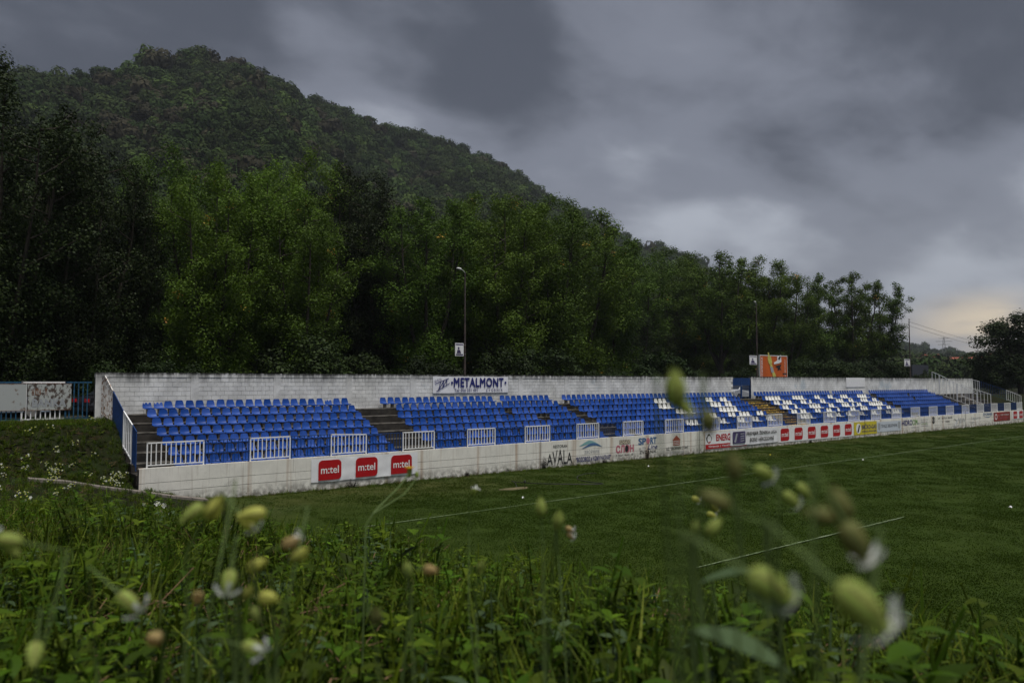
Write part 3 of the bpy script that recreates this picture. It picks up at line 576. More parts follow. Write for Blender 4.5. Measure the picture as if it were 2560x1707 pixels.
# back wall of whitewashed blocks between pilasters
bwall = empty('back_wall', (SX0, BW_Y, 3)); tag(bwall, 'whitewashed concrete block wall along the back of the grandstand', 'wall')
def bbuild(mb, name, m): return mb.build(name, m, bwall, tuple(-c for c in bwall.location))
GATE0, GATE1 = 54.72, 57.30
mb = MB()
for a, b in ((7.80, GATE0), (GATE1, 105.0)): mb.box(a, b, BW_Y + 0.02, BW_Y + 0.20, 2.6, 4.88)
bbuild(mb, 'wall_core', MT['joint'])
blk = MB(); blk.box(0.005, 0.393, 0, 0.06, 0.005, 0.200); blk_me = blk.mesh('block', MT['block'])
blk2 = MB(); blk2.box(0.005, 0.190, 0, 0.06, 0.005, 0.200); blk2_me = blk2.mesh('half_block', MT['block'])
px0 = 7.80; rest = MB(); nblk = 0; k = 0
pil = []
while px0 < 105:
    pil.append(px0); px0 += 3.99
for k, p in enumerate(pil):
    in_gate = GATE0 - .3 < p < GATE1
    if in_gate: p = GATE1
    mb = MB(); mb.box(p, min(p + 0.36, 105.0), BW_Y - 0.012, BW_Y + 0.21, 2.7, 4.885); bbuild(mb, 'pilaster', MT['beam'])
    xa, xb = p + 0.36, (pil[k + 1] if k + 1 < len(pil) else 105.0)
    nc = 9; step = (xb - xa) / nc
    for c in range(8):
        z = 3.20 + c * 0.21
        cells = [(xa + j * step, 1.0) for j in range(nc)] if c % 2 == 0 else [(xa, .5)] + [(xa + (j + .5) * step, 1.0) for j in range(nc - 1)] + [(xb - step / 2, .5)]
        for x, w in cells:
            if x + step * w > 105.0: continue
            if x + step * w > GATE0 and x < GATE1: continue
            dy = rnd.uniform(-0.006, 0.004)
            if nblk < 290:
                o = inst('block', blk_me if w == 1 else blk2_me, (x - SX0, dy, z - 3), bwall, (rnd.uniform(-.008, .008), rnd.uniform(-.006, .006), rnd.uniform(-.008, .008)), (step / 0.398, 1, 1)); nblk += 1
            else:
                rest.box(x + 0.005, x + step * w - 0.006, BW_Y + dy, BW_Y + 0.05, z + .005, z + 0.2)
o = bbuild(rest, 'block_courses', MT['block']); o['kind'] = 'stuff'
for a, b in ((7.80, GATE0), (GATE1, 105.0)):
    x = a
    while x < b - .1:
        xe = min(b, x + 12.0); mb = MB(); mb.box(x, xe - 0.01, BW_Y - 0.016, BW_Y + 0.22, 4.89, BW_TOP + rnd.uniform(-.01, .012)); bbuild(mb, 'ring_beam', MT['beam']); x = xe
mb = MB(); mb.box(7.80, GATE0, BW_Y - 0.008, BW_Y + .01, 2.8, 3.195); mb.box(GATE1, 105.0, BW_Y - 0.008, BW_Y + .01, 2.8, 3.195); bbuild(mb, 'wall_footing', MT['beam'])

# ------------------------------------------------------------------ seats
def seat_shell(broken=0):
    mb = MB(); mb.smooth = True
    prof = [(-0.005, -0.050, .385), (-0.012, -0.02, .425), (0.015, 0.004, .43), (0.10, -0.006, .42), (0.21, -0.014, .405), (0.29, 0.002, .39), (0.335, 0.06, .38), (0.36, 0.15, .358), (0.385, 0.245, .315), (0.393, 0.285, .27), (0.395, 0.30, .21)]
    if broken: prof = prof[:9]
    nw = 6; rows = []
    for k, (y, z, w) in enumerate(prof):
        row = []
        for j in range(nw + 1):
            s = j / nw * 2 - 1; dish = (1 - s * s); yy, zz = y, z
            if 2 < k < 6: zz -= 0.018 * dish
            if k >= 6: yy += 0.02 * dish
            if k < 2: zz += 0.02 * abs(s) ** 3
            if broken and k == len(prof) - 1: zz -= (0.10 if (j % 3 == 1) else 0.02) * broken; 
            row.append((s * w / 2, yy, zz))
        rows.append(row)
    mb.grid([r[::-1] for r in rows])
    mb.grid([[(x, y + (0.004 if k < 6 else 0.014), z - (0.014 if k < 6 else 0.0)) for x, y, z in r] for k, r in enumerate(rows)])
    return mb
seat_me = seat_shell().mesh('seat_shell', MT['blue_seat']); seat_br = seat_shell(1).mesh('broken_seat_shell', MT['blue_seat'])
sup = MB(); sup.box(-0.055, 0.055, 0.06, 0.26, -0.275, -0.02); sup_me = sup.mesh('seat_support', MT['concrete_grey'])
ORD = ['first', 'second', 'third', 'fourth', 'fifth', 'sixth', 'seventh', 'eighth', 'ninth', 'tenth', 'eleventh', 'twelfth', 'thirteenth', 'fourteenth', 'fifteenth', 'sixteenth', 'seventeenth', 'eighteenth', 'nineteenth', 'twentieth', 'twenty-first', 'twenty-second', 'twenty-third', 'twenty-fourth', 'twenty-fifth', 'twenty-sixth', 'twenty-seventh', 'twenty-eighth', 'twenty-ninth', 'thirtieth']
ROWN = {7: 'top row', 6: 'second row from top', 5: 'third row from top', 4: 'middle row', 3: 'third row from bottom', 2: 'second row from bottom', 1: 'bottom row'}
WHITE = {6: [(43.26, 44.77), (49.25, 50.37), (51.22, 52.45), (57.85, 59.91), (61.84, 63.84), (65.31, 66.34), (67.76, 68.83), (70.26, 71.38), (73.18, 75.14)], 5: [(43.22, 44.51), (49.21, 50.39), (50.69, 51.91), (57.76, 58.81), (59.23, 60.37), (61.76, 62.78), (63.24, 63.82), (65.18, 66.21), (67.7, 69.29), (70.2, 71.26), (72.56, 73.72), (74.59, 75.72)], 4: [(43.72, 45.83), (49.12, 51.13), (57.59, 58.7), (59.61, 60.15), (61.59, 63.66), (65.08, 66.18), (67.54, 68.62), (69.01, 69.66), (70.03, 71.23), (72.45, 75.46)], 3: [(46.59, 47.55), (49.04, 50.18), (50.5, 51.59), (52.51, 53.56), (57.5, 58.5), (59.04, 60.01), (61.51, 62.42), (63.0, 64.0), (64.96, 65.68), (67.42, 68.44), (69.37, 70.48), (72.31, 73.25), (74.28, 75.17)], 2: [(43.22, 44.25), (46.6, 47.59), (49.05, 50.02), (51.01, 52.02), (52.49, 53.73), (57.54, 59.36), (61.58, 62.73), (63.02, 64.02), (64.98, 65.96), (67.24, 68.24), (69.78, 70.76), (72.22, 73.24), (74.04, 75.18)]}
MISSING = {(7, 29.6), (5, 29.25), (4, 31.2), (4, 31.65), (7, 69.9), (6, 84.6), (5, 84.2), (2, 36.0), (2, 35.5), (1, 36.6), (1, 37.0)}
BLOCKS = [('left block', 9.60, 22, {}), ('second block', 21.78, 27, {7: (-0.15, 27), 6: (0.40, 26)}), ('third block', 35.20, 41, {}), ('fourth block', 57.25, 41, {}), ('fifth block', 77.45, 30, {})]
PW = 0.463; rest_b = MB(); rest_w = MB(); base_shell = seat_shell(); nseat = 0; rest_s = MB()
def add_shell(dst, x, y, z):
    i = len(dst.v); dst.v += [(a + x, b + y, c + z) for a, b, c in base_shell.v]; dst.f += [tuple(q + i for q in f) for f in base_shell.f]; dst.m += [0] * len(base_shell.f); dst.sm += [True] * len(base_shell.f)
for bi, (bname, bx, ncol, over) in enumerate(BLOCKS):
    for r_ in range(7, 0, -1):
        off, nc = over.get(r_, (0, ncol)); cnt = 0
        for c in range(nc):
            x = bx + off + (c + .5) * PW; y, z = row_y(r_), row_z(r_)
            if any(mr == r_ and abs(mx - x) < 0.24 for mr, mx in MISSING): continue
            white = any(a + .08 < x < b + .06 for a, b in WHITE.get(r_, []))
            jx, jr, jt = rnd.uniform(-.010, .010), rnd.gauss(0, .03), rnd.gauss(0, .03)
            if bi < 2 and (bi == 0 or c < 21):
                br = (bi == 0 and r_ == 7 and c in (0, 1, 19)); cnt += 1
                o = inst('stadium_seat', seat_br if br else seat_me, (x + jx, y, z), None, (jt, 0, jr)); nseat += 1
                tag(o, '%s blue plastic seat, %s from left in %s of %s' % ('broken' if br else 'moulded', ORD[cnt - 1], ROWN[r_], bname), 'seat', 'blue plastic stadium seats')
                inst('seat_support', sup_me, (0, 0, 0), o)
            else:
                add_shell(rest_w if white else rest_b, x + jx, y, z); rest_s.box(x - .055, x + .055, y + .06, y + .26, z - .275, z - .02)
far_seats = rest_b.build('far_seats', [MT['blue_seat']]); tag(far_seats, 'blue plastic seats filling the farther blocks of the grandstand', 'seats', kind='stuff')
o = rest_s.build('seat_supports', MT['concrete_grey'], far_seats); o['kind'] = 'stuff'
o = rest_w.build('white_seats', MT['white_seat']); tag(o, 'white plastic seats set among the blue ones in patterns', 'seats', kind='stuff')

# ------------------------------------------------------------------ railings
def railing(name, label, segs, top_fn, bot_fn, axis_, fixed, spacing=0.19, lim=999, bar_w=0.034, group=None, low=0.10):
    """upright-bar railing along axis_ ('x' or 'y'); segs = [(a, b, material key, nbars or None)]"""
    def P(t, z): return (t, fixed, z) if axis_ == 'x' else (fixed, t, z)
    a0 = segs[0][0]; org = Vector(P(a0, bot_fn(a0))); root = empty(name, org); tag(root, label, 'railing', group); cnt = 0
    for a, b, mk, nb in segs:
        m = MT[mk]; s = 1 if b > a else -1; mb = MB(); fat = 0.045 if mk != 'blue_paint' else 0.032
        e = 0.012 * s
        mb.bar(P(a + e, top_fn(a)), P(b - e, top_fn(b)), fat, fat); mb.bar(P(a + e, bot_fn(a) + low), P(b - e, bot_fn(b) + low), fat * .85, fat * .85)
        mb.bar(P(a + 3 * e, bot_fn(a) - .02), P(a + 3 * e, top_fn(a) + .01), fat, fat); mb.bar(P(b - 3 * e, bot_fn(b) - .02), P(b - 3 * e, top_fn(b) + .01), fat, fat)
        fr = mb.build('white_panel' if 'white' in mk or 'rusty' in mk else 'blue_panel', m, root, tuple(-org)); fr['label'] = ('white' if 'white' in mk or 'rusty' in mk else 'blue') + ' barred railing panel'
        nb = nb or max(2, int(abs(b - a) / spacing)); more = MB()
        for k in range(1, nb):
            t = a + (b - a) * k / nb
            if cnt < lim:
                q = MB(); bw = bar_w * (.72 if mk == 'blue_paint' else 1); q.bar(P(t, bot_fn(t) + low), P(t, top_fn(t)), bw, bw); q.build('bar', m, fr); cnt += 1
            else: more.bar(P(t, bot_fn(t) + low), P(t, top_fn(t)), bar_w, bar_w)
        if more.v: o = more.build('bars', m, fr); o['kind'] = 'stuff'
    # children of the panels were built in world space: the panel itself sits at -org of the root, so they inherit it
    return root
wp = [(8.37, 10.53), (12.34, 14.12), (15.96, 17.76), (19.64, 21.47), (23.41, 25.24), (27.22, 29.06), (31.07, 32.91), (34.93, 36.78), (38.83, 40.70), (42.71, 44.57), (46.56, 48.40), (50.34, 52.31), (54.36, 56.25), (58.22, 60.20), (62.17, 64.10), (66.12, 67.98), (69.95, 71.89), (73.81, 75.75), (77.70, 79.65), (81.60, 83.52), (85.52, 87.45), (89.42, 91.37), (93.34, 95.28), (97.27, 99.25), (101.15, 102.95)]
segs = []
for k, (a, b) in enumerate(wp):
    segs.append((a, b, 'white_paint', 12 if k == 0 else 10))
    if k + 1 < len(wp): segs.append((b, wp[k + 1][0], 'blue_paint', 12))
railing('front_railing', 'long low railing of alternating white and blue barred panels on the retaining wall', segs, lambda t: 2.37 if t < 16 else 2.30, lambda t: FW_H, 'x', FW_Y + 0.07, lim=290)
# sloping railing at the left end, on the bank
lt = lambda y: float(np.interp(y, [31.55, 33.5, 36.75, 37.3], [2.80, 3.50, 4.93, 4.93])); lb = lambda y: float(np.interp(y, [31.55, 33.5, 35.0, 37.3], [1.35, 2.05, 2.95, 3.20]))
railing('side_railing', 'sloping white and blue railing down the left end of the grandstand', [(37.25, 36.75, 'rusty_paint', 2), (36.75, 35.3, 'rusty_paint', 6), (35.3, 33.55, 'blue_paint', 22), (33.55, 32.2, 'white_paint', 5), (32.2, 31.58, 'blue_paint', 8)], lt, lb, 'y', 8.03, bar_w=0.035)
# right end: stairs with handrails and side railing
rt = lambda y: float(np.interp(y, [31.6, 33, 36, 37.3], [3.0, 3.62, 4.72, 5.05])); rb = lambda y: float(np.interp(y, [31.6, 33, 36, 37.3], [1.9, 2.45, 3.4, 3.6]))
railing('side_railing', 'sloping blue and white railing down the right end of the grandstand', [(37.2, 36.0, 'white_paint', 5), (36.0, 33.2, 'blue_paint', 12), (33.2, 31.65, 'white_paint', 7)], rt, rb, 'y', 103.08)
s1t = lambda y: float(np.interp(y, [32.6, 36.6, 37.3], [3.35, 5.55, 5.83])); s1b = lambda y: float(np.interp(y, [32.6, 37.3], [1.7, 3.55]))
railing('stair_railing', 'tall white stair railing climbing to the back wall near the right end', [(37.2, 36.4, 'white_paint', 2), (36.4, 34.6, 'white_paint', 5), (34.6, 32.6, 'white_paint', 5)], s1t, s1b, 'y', 92.6, group=None)
s2t = lambda y: float(np.interp(y, [32.6, 35.6], [3.25, 4.35])); s2b = lambda y: float(np.interp(y, [32.6, 35.6], [1.75, 2.95]))
railing('stair_railing', 'short white stair handrail on the steps at the right end', [(35.6, 34.0, 'white_paint', 3), (34.0, 32.6, 'white_paint', 4)], s2t, s2b, 'y', 96.6)

# gate in the back wall
g = empty('gate', (GATE0, BW_Y + .1, 3.0)); tag(g, 'dark blue barred metal double gate in the back wall', 'gate')
gl = tuple(-c for c in g.location); mb = MB(); mid = (GATE0 + GATE1) / 2
mb.box(GATE0 + .02, GATE1 - .02, BW_Y + .08, BW_Y + .12, 4.40, 4.98)
for x in (GATE0 + .05, mid - .04, mid + .04, GATE1 - .05): mb.bar((x, BW_Y + .1, 3.05), (x, BW_Y + .1, 5.0), .06)
for z in (3.12, 4.40): mb.bar((GATE0 + .05, BW_Y + .1, z), (GATE1 - .05, BW_Y + .1, z), .05)
mb.build('gate_frame', MT['blue_paint'], g, gl)
for k in range(1, 16):
    x = GATE0 + .05 + (GATE1 - GATE0 - .1) * k / 16
    if abs(x - mid) < .08: continue
    q = MB(); q.bar((x, BW_Y + .1, 3.12), (x, BW_Y + .1, 4.40), .022); q.build('bar', MT['blue_paint'], g, gl)
    q = MB(); q.bar((x, BW_Y + .07, 4.42), (x, BW_Y + .07, 4.97), .022); q.build('bar', MT['blue_paint'], g, gl)

# ------------------------------------------------------------------ lettering, banners, painted adverts
def text_mesh(s, bold=0.0, shear=0.0, spacing=1.0):
    cu = bpy.data.curves.new('lettering', 'FONT'); cu.body = s; cu.size = 1.0; cu.offset = 0.0; cu.shear = shear; cu.space_character = spacing; cu.resolution_u = 3; cu.extrude = 0.0
    o = bpy.data.objects.new('lettering', cu); COL.objects.link(o); dg = bpy.context.evaluated_depsgraph_get(); dg.update()
    me = bpy.data.meshes.new_from_object(o.evaluated_get(dg)); COL.objects.unlink(o); bpy.data.objects.remove(o); return me
def lettering(s, x0, x1, z0, z1, y, m, par, org, bold=0.0, shear=0.0, spacing=1.0, rot=0.0, name='lettering', arch=None):
    """text fitted into a rectangle of a plane facing -Y"""
    me = text_mesh(s, bold, shear, spacing); n = len(me.vertices); co = np.zeros(n * 3, np.float32); me.vertices.foreach_get('co', co); co = co.reshape(-1, 3)
    lo, hi = co.min(0), co.max(0); u = (co[:, 0] - lo[0]) / max(1e-6, hi[0] - lo[0]); v = (co[:, 1] - lo[1]) / max(1e-6, hi[1] - lo[1])
    w, h = x1 - x0, z1 - z0
    if arch: v = v * (arch + (1 - arch) * np.sin(u * math.pi))
    X = (u - .5) * w; Z = (v - .5) * h; c, s_ = math.cos(rot), math.sin(rot)
    out = np.stack([(x0 + x1) / 2 + X * c - Z * s_ - org[0], np.full(n, y) - org[1], (z0 + z1) / 2 + X * s_ + Z * c - org[2]], -1)
    if bold > 0:      # heavier strokes: the glyphs printed again with small shifts
        polys = [tuple(p.vertices) for p in me.polygons]; ex = bold * 1.1 * w / max(1e-6, hi[0] - lo[0]); ez = bold * 1.1 * h / max(1e-6, hi[1] - lo[1]); V_, F_ = [], []
        for q, (sx, sz) in enumerate(((0, 0), (1, .5), (-1, -.5), (.5, -1), (-.5, 1))):
            o_ = out.copy(); o_[:, 0] += sx * ex; o_[:, 2] += sz * ez; o_[:, 1] -= q * .0005; F_ += [tuple(v + len(V_) for v in p) for p in polys]; V_ += [tuple(v) for v in o_]
        me = bpy.data.meshes.new('lettering'); me.from_pydata(V_, [], F_)
    else: me.vertices.foreach_set('co', out.astype(np.float32).ravel())
    me.materials.clear(); me.materials.append(m); me.update(); me.name = 'lettering'
    return inst(name, me, (0, 0, 0), par)
def rrect(x0, x1, z0, z1, r, corners=(1, 1, 1, 1), n=6):
    pts = []
    for k, (cx, cz, a0, on) in enumerate(((x1 - r, z1 - r, 0, corners[0]), (x0 + r, z1 - r, 90, corners[1]), (x0 + r, z0 + r, 180, corners[2]), (x1 - r, z0 + r, 270, corners[3]))):
        if on: pts += [(cx + r * math.cos(R_(a0 + 90 * j / n)), cz + r * math.sin(R_(a0 + 90 * j / n))) for j in range(n + 1)]
        else: pts.append({0: (x1, z1), 1: (x0, z1), 2: (x0, z0), 3: (x1, z0)}[k])
    return pts[::-1]
def sheet(x0, x1, z0, z1, y, sag=0.0, wrinkle=0.0, nx=24, nz=6, seed=1, thick=0.006):
    mb = MB(); rg = random.Random(seed); mb.smooth = True; ph = [rg.uniform(0, 6) for _ in range(4)]
    def pt(u, v, dy):
        w = wrinkle * (math.sin(u * 19 + v * 7 + ph[0]) * .5 + math.sin(u * 43 - v * 13 + ph[1]) * .3 + math.sin(u * 9 + v * 17 + ph[2]) * .4) * (0.3 + math.sin(math.pi * u) * .7)
        return (x0 + (x1 - x0) * u, y + dy - abs(w) * 1.0 - wrinkle * .2, z0 + (z1 - z0) * v - sag * math.sin(math.pi * ((u * 3) % 1)) * (1 if v > .9 or v < .1 else .5))
    A = [[pt(i / nx, j / nz, 0) for i in range(nx + 1)] for j in range(nz + 1)]
    mb.grid(A); mb.grid([[(x, y + thick, z) for x, y, z in r[::-1]] for r in A]); return mb
def scribble(x0, x1, z0, z1, y, n, seed):
    """worn lettering that can no longer be read: uneven upright strokes"""
    mb = MB(); rg = random.Random(seed); x = x0; st = (x1 - x0) / n
    for k in range(n):
        if rg.random() < .14: x += st; continue
        w = st * rg.uniform(.22, .5); h = (z1 - z0) * rg.uniform(.75, 1)
        for q in range(2):
            a = x + q * st * .45; mb.face([(a, y, z0), (a + w * .5, y, z0), (a + w * .5, y, z0 + h), (a, y, z0 + h)])
        zz = z0 + h * rg.choice((0.1, .45, .9)); mb.face([(x, y, zz - .02), (x + st * .55, y, zz - .02), (x + st * .55, y, zz + .02), (x, y, zz + .02)])
        x += st
    return mb
FY = FW_Y - 0.012
def mtel_logo(par, org, x0, x1, z0, z1, y):
    q = MB(); q.poly([(x - 0, z) for x, z in rrect(x0, x1, z0, z1, (x1 - x0) * .17, (1, 1, 0, 1))], y, .003); o = q.build('logo', MT['red'], par, tuple(-c for c in org)); o['label'] = 'red rounded logo reading m:tel'
    w, h = x1 - x0, z1 - z0
    lettering('m:tel', x0 + .11 * w, x1 - .12 * w, z0 + .33 * h, z0 + .70 * h, y - .004, MT['print_white'], o, (0, 0, 0), bold=0.012)
    return o
def banner(name, label, x0, x1, z0, z1, y, m, wr=0.0, sag=0.0, seed=1, cat='banner'):
    org = (x0, y, z0); root = empty(name, org); tag(root, label, cat); o = sheet(x0, x1, z0, z1, y, sag, wr, seed=seed).build('sheet', m, root, tuple(-c for c in org)); return root, org
# fabric banner with three logos
rt_, og = banner('sponsor_banner', 'creased white fabric banner with three red m:tel logos hung on the wall', 15.02, 20.43, 0.36, 1.36, FY - .01, MT['vinyl'], 0.030, 0.02, 3)
for a, b in ((15.34, 16.43), (17.14, 18.25), (18.96, 20.09)): mtel_logo(rt_, og, a, b, 0.42, 1.28, FY - 0.055)
# board with six logos
rt_, og = banner('sponsor_board', 'long white advertising board with six red m:tel logos', 51.58, 62.84, 0.24, 1.32, FY - .012, MT['print_white'])
for k in range(6):
    c = 52.48 + k * 1.90; mtel_logo(rt_, og, c - .57, c + .57, 0.34, 1.24, FY - 0.022)
rt_, og = banner('sponsor_board', 'white board with two red m:tel logos at the far right of the wall', 99.4, 103.0, 0.46, 1.40, FY - .012, MT['print_white'])
for a in (99.77, 101.65): mtel_logo(rt_, og, a, a + 1.2, .52, 1.34, FY - .022)
# energy board, half covered
rt_, og = banner('energy_board', 'white ENERGO board with a red strip, partly covered by a banner', 42.85, 47.59, 0.22, 1.30, FY - .008, MT['print_white'])
q = MB(); q.poly([(42.87, .24), (42.87, .54), (47.57, .54), (47.57, .24)][::-1], FY - .014, .003); q.build('red_strip', MT['red'], rt_, tuple(-c for c in og))
lettering('ENERGO', 44.05, 46.1, .74, 1.16, FY - .016, MT['red'], rt_, og, .03)
lettering('Grijanje | Ventilacija | Klima', 43.2, 47.3, .30, .47, FY - .018, MT['print_white'], rt_, og, .01)
q = MB(); q.poly([(43.25 + .30 * math.sin(a) * (1 if math.cos(a) < .3 else .75), .93 + .30 * math.cos(a)) for a in np.linspace(0, 6.28, 20)[:-1]], FY - .015, .003); q.build('emblem', MT['black'], rt_, tuple(-c for c in og))
q = MB(); q.poly([(43.28 + .20 * math.sin(a), .88 + .24 * math.cos(a)) for a in np.linspace(0, 6.28, 16)[:-1]], FY - .018, .003); q.build('emblem', MT['print_white'], rt_, tuple(-c for c in og))
q = MB(); q.poly([(43.10, .68), (43.45, .74), (43.40, .66), (43.22, .60)], FY - .021, .003); q.build('emblem', MT['red'], rt_, tuple(-c for c in og))
# league banner
rt_, og = banner('league_banner', 'slack white banner reading PREMIJER ŽENSKA LIGA BOSNE I HERCEGOVINE', 45.62, 51.48, 0.33, 1.40, FY - .03, MT['vinyl'], 0.022, 0.03, 8)
q = MB(); q.poly(rrect(45.86, 47.35, .46, 1.26, .08), FY - .078, .004); q.build('emblem', MT['purple'], rt_, tuple(-c for c in og))
q = MB()
for k in range(4): q.poly([(46.75, .58 + k * .16), (47.2, .60 + k * .16), (47.2, .65 + k * .16), (46.75, .63 + k * .16)][::-1], FY - .083, .003)
q.poly([(46.0, .56), (46.25, 1.15), (46.42, 1.12), (46.2, .54)], FY - .083, .003); q.build('emblem', MT['greyprint'], rt_, tuple(-c for c in og))
lettering('PREMIJER ŽENSKA LIGA', 47.5, 51.3, .90, 1.24, FY - .080, MT['black'], rt_, og, .022)
lettering('BOSNE I HERCEGOVINE', 47.9, 50.9, .50, .76, FY - .080, MT['black'], rt_, og, .02)
# yellow gas board
rt_, og = banner('gas_board', 'yellow BRČKO-GAS board with a white oval emblem', 62.97, 66.95, .28, 1.32, FY - .012, MT['yellow'])
q = MB(); q.poly([(63.72 + .42 * math.sin(a), .80 + .42 * math.cos(a)) for a in np.linspace(0, 6.28, 24)[:-1]], FY - .018, .003); q.build('emblem', MT['print_white'], rt_, tuple(-c for c in og))
q = MB(); q.poly([(63.50, .50), (63.78, 1.10), (63.98, 1.06), (63.72, .48)], FY - .022, .003); q.build('emblem', MT['black'], rt_, tuple(-c for c in og))
lettering('BRČKO-GAS', 64.3, 66.85, .72, 1.18, FY - .018, MT['navy'], rt_, og, .02); lettering('OSIGURANJE', 64.3, 66.85, .40, .60, FY - .018, MT['navy'], rt_, og, .015)
# town board
rt_, og = banner('town_board', 'pale board reading ГРАД ЗВОРНИК between two grey shields', 66.98, 71.62, .36, 1.22, FY - .012, flat('print_pale_blue', (0.55, 0.60, 0.66)))
for a in (67.2, 71.0):
    q = MB(); q.poly([(a, 1.12), (a, .66), (a + .2, .46), (a + .4, .66), (a + .4, 1.12)], FY - .018, .003); q.build('shield', MT['greyprint'], rt_, tuple(-c for c in og))
lettering('ГРАД ЗВОРНИК', 67.75, 70.85, .66, .98, FY - .018, MT['black'], rt_, og, .005)
# red banner
rt_, og = banner('red_banner', 'dark red glossy board with a pale ring emblem near the right end', 93.86, 98.77, .40, 1.36, FY - .012, MT['darkred'])
q = MB()
for k in range(20):
    a, b = 2 * math.pi * k / 20, 2 * math.pi * (k + 1) / 20; q.face([(94.5 + r * math.sin(t) * 1.15, FY - .02, .88 + r * math.cos(t)) for r, t in ((.32, a), (.32, b), (.22, b), (.22, a))])
q.build('emblem', MT['print_white'], rt_, tuple(-c for c in og)); scribble(95.3, 98.3, .98, 1.14, FY - .02, 16, 4).build('lettering', MT['print_white'], rt_, tuple(-c for c in og)); scribble(95.6, 98.0, .66, .80, FY - .02, 12, 5).build('lettering', MT['pink'], rt_, tuple(-c for c in og))
# adverts painted straight onto the wall (parts of the wall)
fo = tuple(fwall.location)
def advert(label): 
    o = empty('painted_advert', (0, 0, 0), fwall); o['label'] = label; return o
PY = FW_Y - 0.009
a = advert('faded black RESTORAN AVALA advert'); lettering('RESTORAN', 29.24, 30.27, 1.06, 1.22, PY, MT['black'], a, fo, .01, spacing=1.1); lettering('AVALA', 28.76, 30.66, .16, .96, PY, MT['black'], a, fo, .004, arch=.62)
a = advert('blue and green wave emblem over ЗВОРНИК lettering'); q = MB()
def wave(x0, x1, zc, amp, th, ph):
    up = [(x0 + (x1 - x0) * t, zc + amp * math.sin(t * 5.2 + ph) + th * math.sin(math.pi * t)) for t in np.linspace(0, 1, 16)]; dn = [(x0 + (x1 - x0) * t, zc + amp * math.sin(t * 5.2 + ph) - th * math.sin(math.pi * t)) for t in np.linspace(1, 0, 16)][1:-1]; return up + dn
q.poly(wave(31.2, 32.9, 1.14, .10, .10, 5.2), PY, .002); q.build('emblem', MT['tealprint'], a, tuple(-c for c in fo)); q = MB(); q.poly(wave(31.4, 33.1, 1.02, .10, .075, 5.0), PY - .004, .002); q.build('emblem', MT['blueprint'], a, tuple(-c for c in fo))
lettering('ЗВОРНИК', 31.63, 32.84, .60, .80, PY, MT['greyprint'], a, fo, .002, spacing=1.2); lettering('"ВОДОВОД и КОМУНАЛИЈЕ"', 30.96, 33.82, .14, .44, PY, MT['navy'], a, fo, .02)
a = advert('faded pink FOTO СЛОН advert with a camera lens'); q = MB(); q.poly([(34.55, .98), (34.55, 1.24), (35.52, 1.24), (35.52, .98)][::-1], PY, .002); q.build('emblem', MT['black'], a, tuple(-c for c in fo)); q = MB(); q.poly([(34.58, 1.0), (34.58, 1.22), (35.49, 1.22), (35.49, 1.0)][::-1], PY - .003, .002); q.build('emblem', flat('print_cream', (0.62, 0.55, 0.42)), a, tuple(-c for c in fo))
lettering('FOTO', 34.65, 35.42, 1.03, 1.19, PY - .006, MT['black'], a, fo, .02, spacing=1.2); lettering('СЛОН', 34.27, 35.79, .50, .92, PY, MT['pink'], a, fo, .05)
q = MB(); q.poly([(35.18 + .15 * math.sin(t), .71 + .20 * math.cos(t)) for t in np.linspace(0, 6.28, 18)[:-1]], PY - .005, .002); q.build('emblem', MT['black'], a, tuple(-c for c in fo)); scribble(34.25, 35.78, .30, .40, PY, 14, 9).build('lettering', MT['black'], a, tuple(-c for c in fo))
a = advert('blue SPORT Line ZVORNIK advert'); lettering('SP', 36.26, 36.92, .88, 1.26, PY, MT['blueprint'], a, fo, .04); lettering('RT', 37.35, 37.91, .88, 1.26, PY, MT['blueprint'], a, fo, .04)
q = MB(); q.poly([(37.13 + .17 * math.sin(t), 1.08 + .19 * math.cos(t)) for t in np.linspace(0, 6.28, 18)[:-1]], PY, .002); q.build('emblem', MT['pink'], a, tuple(-c for c in fo))
lettering('Line', 37.1, 38.0, .56, .84, PY, MT['navy'], a, fo, .01, shear=.3); lettering('ZVORNIK', 36.34, 37.90, .32, .50, PY, MT['black'], a, fo, .02, spacing=1.1); scribble(36.3, 36.95, .60, .72, PY, 6, 10).build('lettering', MT['greyprint'], a, tuple(-c for c in fo))
a = advert('red house emblem over ЗВОРНИК СТАН lettering'); q = MB(); q.poly([(39.46, .98), (39.88, 1.30), (40.30, .98), (40.2, .98), (40.2, .66), (39.56, .66), (39.56, .98)][::-1], PY, .002); q.build('emblem', MT['housered'], a, tuple(-c for c in fo))
q = MB()
for k in range(3): q.poly([(39.62, .72 + k * .10), (40.14, .72 + k * .10), (40.14, .755 + k * .10), (39.62, .755 + k * .10)][::-1], PY - .004, .002)
q.build('emblem', MT['print_white'], a, tuple(-c for c in fo)); lettering('АД "ЗВОРНИК СТАН"', 38.85, 41.06, .36, .58, PY, MT['black'], a, fo, .012); lettering('ЗВОРНИК', 39.26, 40.62, .15, .31, PY, MT['greyprint'], a, fo, .0, spacing=1.3)
a = advert('blue and green HIDROCOM advert'); lettering('HIDRO', 71.83, 73.9, .72, 1.20, PY, MT['navy'], a, fo, .02); lettering('COM', 73.95, 75.0, .72, 1.20, PY, MT['green_print'], a, fo, .02); scribble(75.0, 75.6, .74, .88, PY, 5, 12).build('lettering', MT['greyprint'], a, tuple(-c for c in fo)); scribble(73.8, 75.2, .42, .54, PY, 7, 13).build('lettering', MT['greyprint'], a, tuple(-c for c in fo))
a = advert('block of small worn grey lettering')
for k in range(4): scribble(75.75, 77.3, 1.08 - k * .19, 1.20 - k * .19, PY, 12, 20 + k).build('lettering', MT['green_print'] if k == 2 else MT['greyprint'], a, tuple(-c for c in fo))
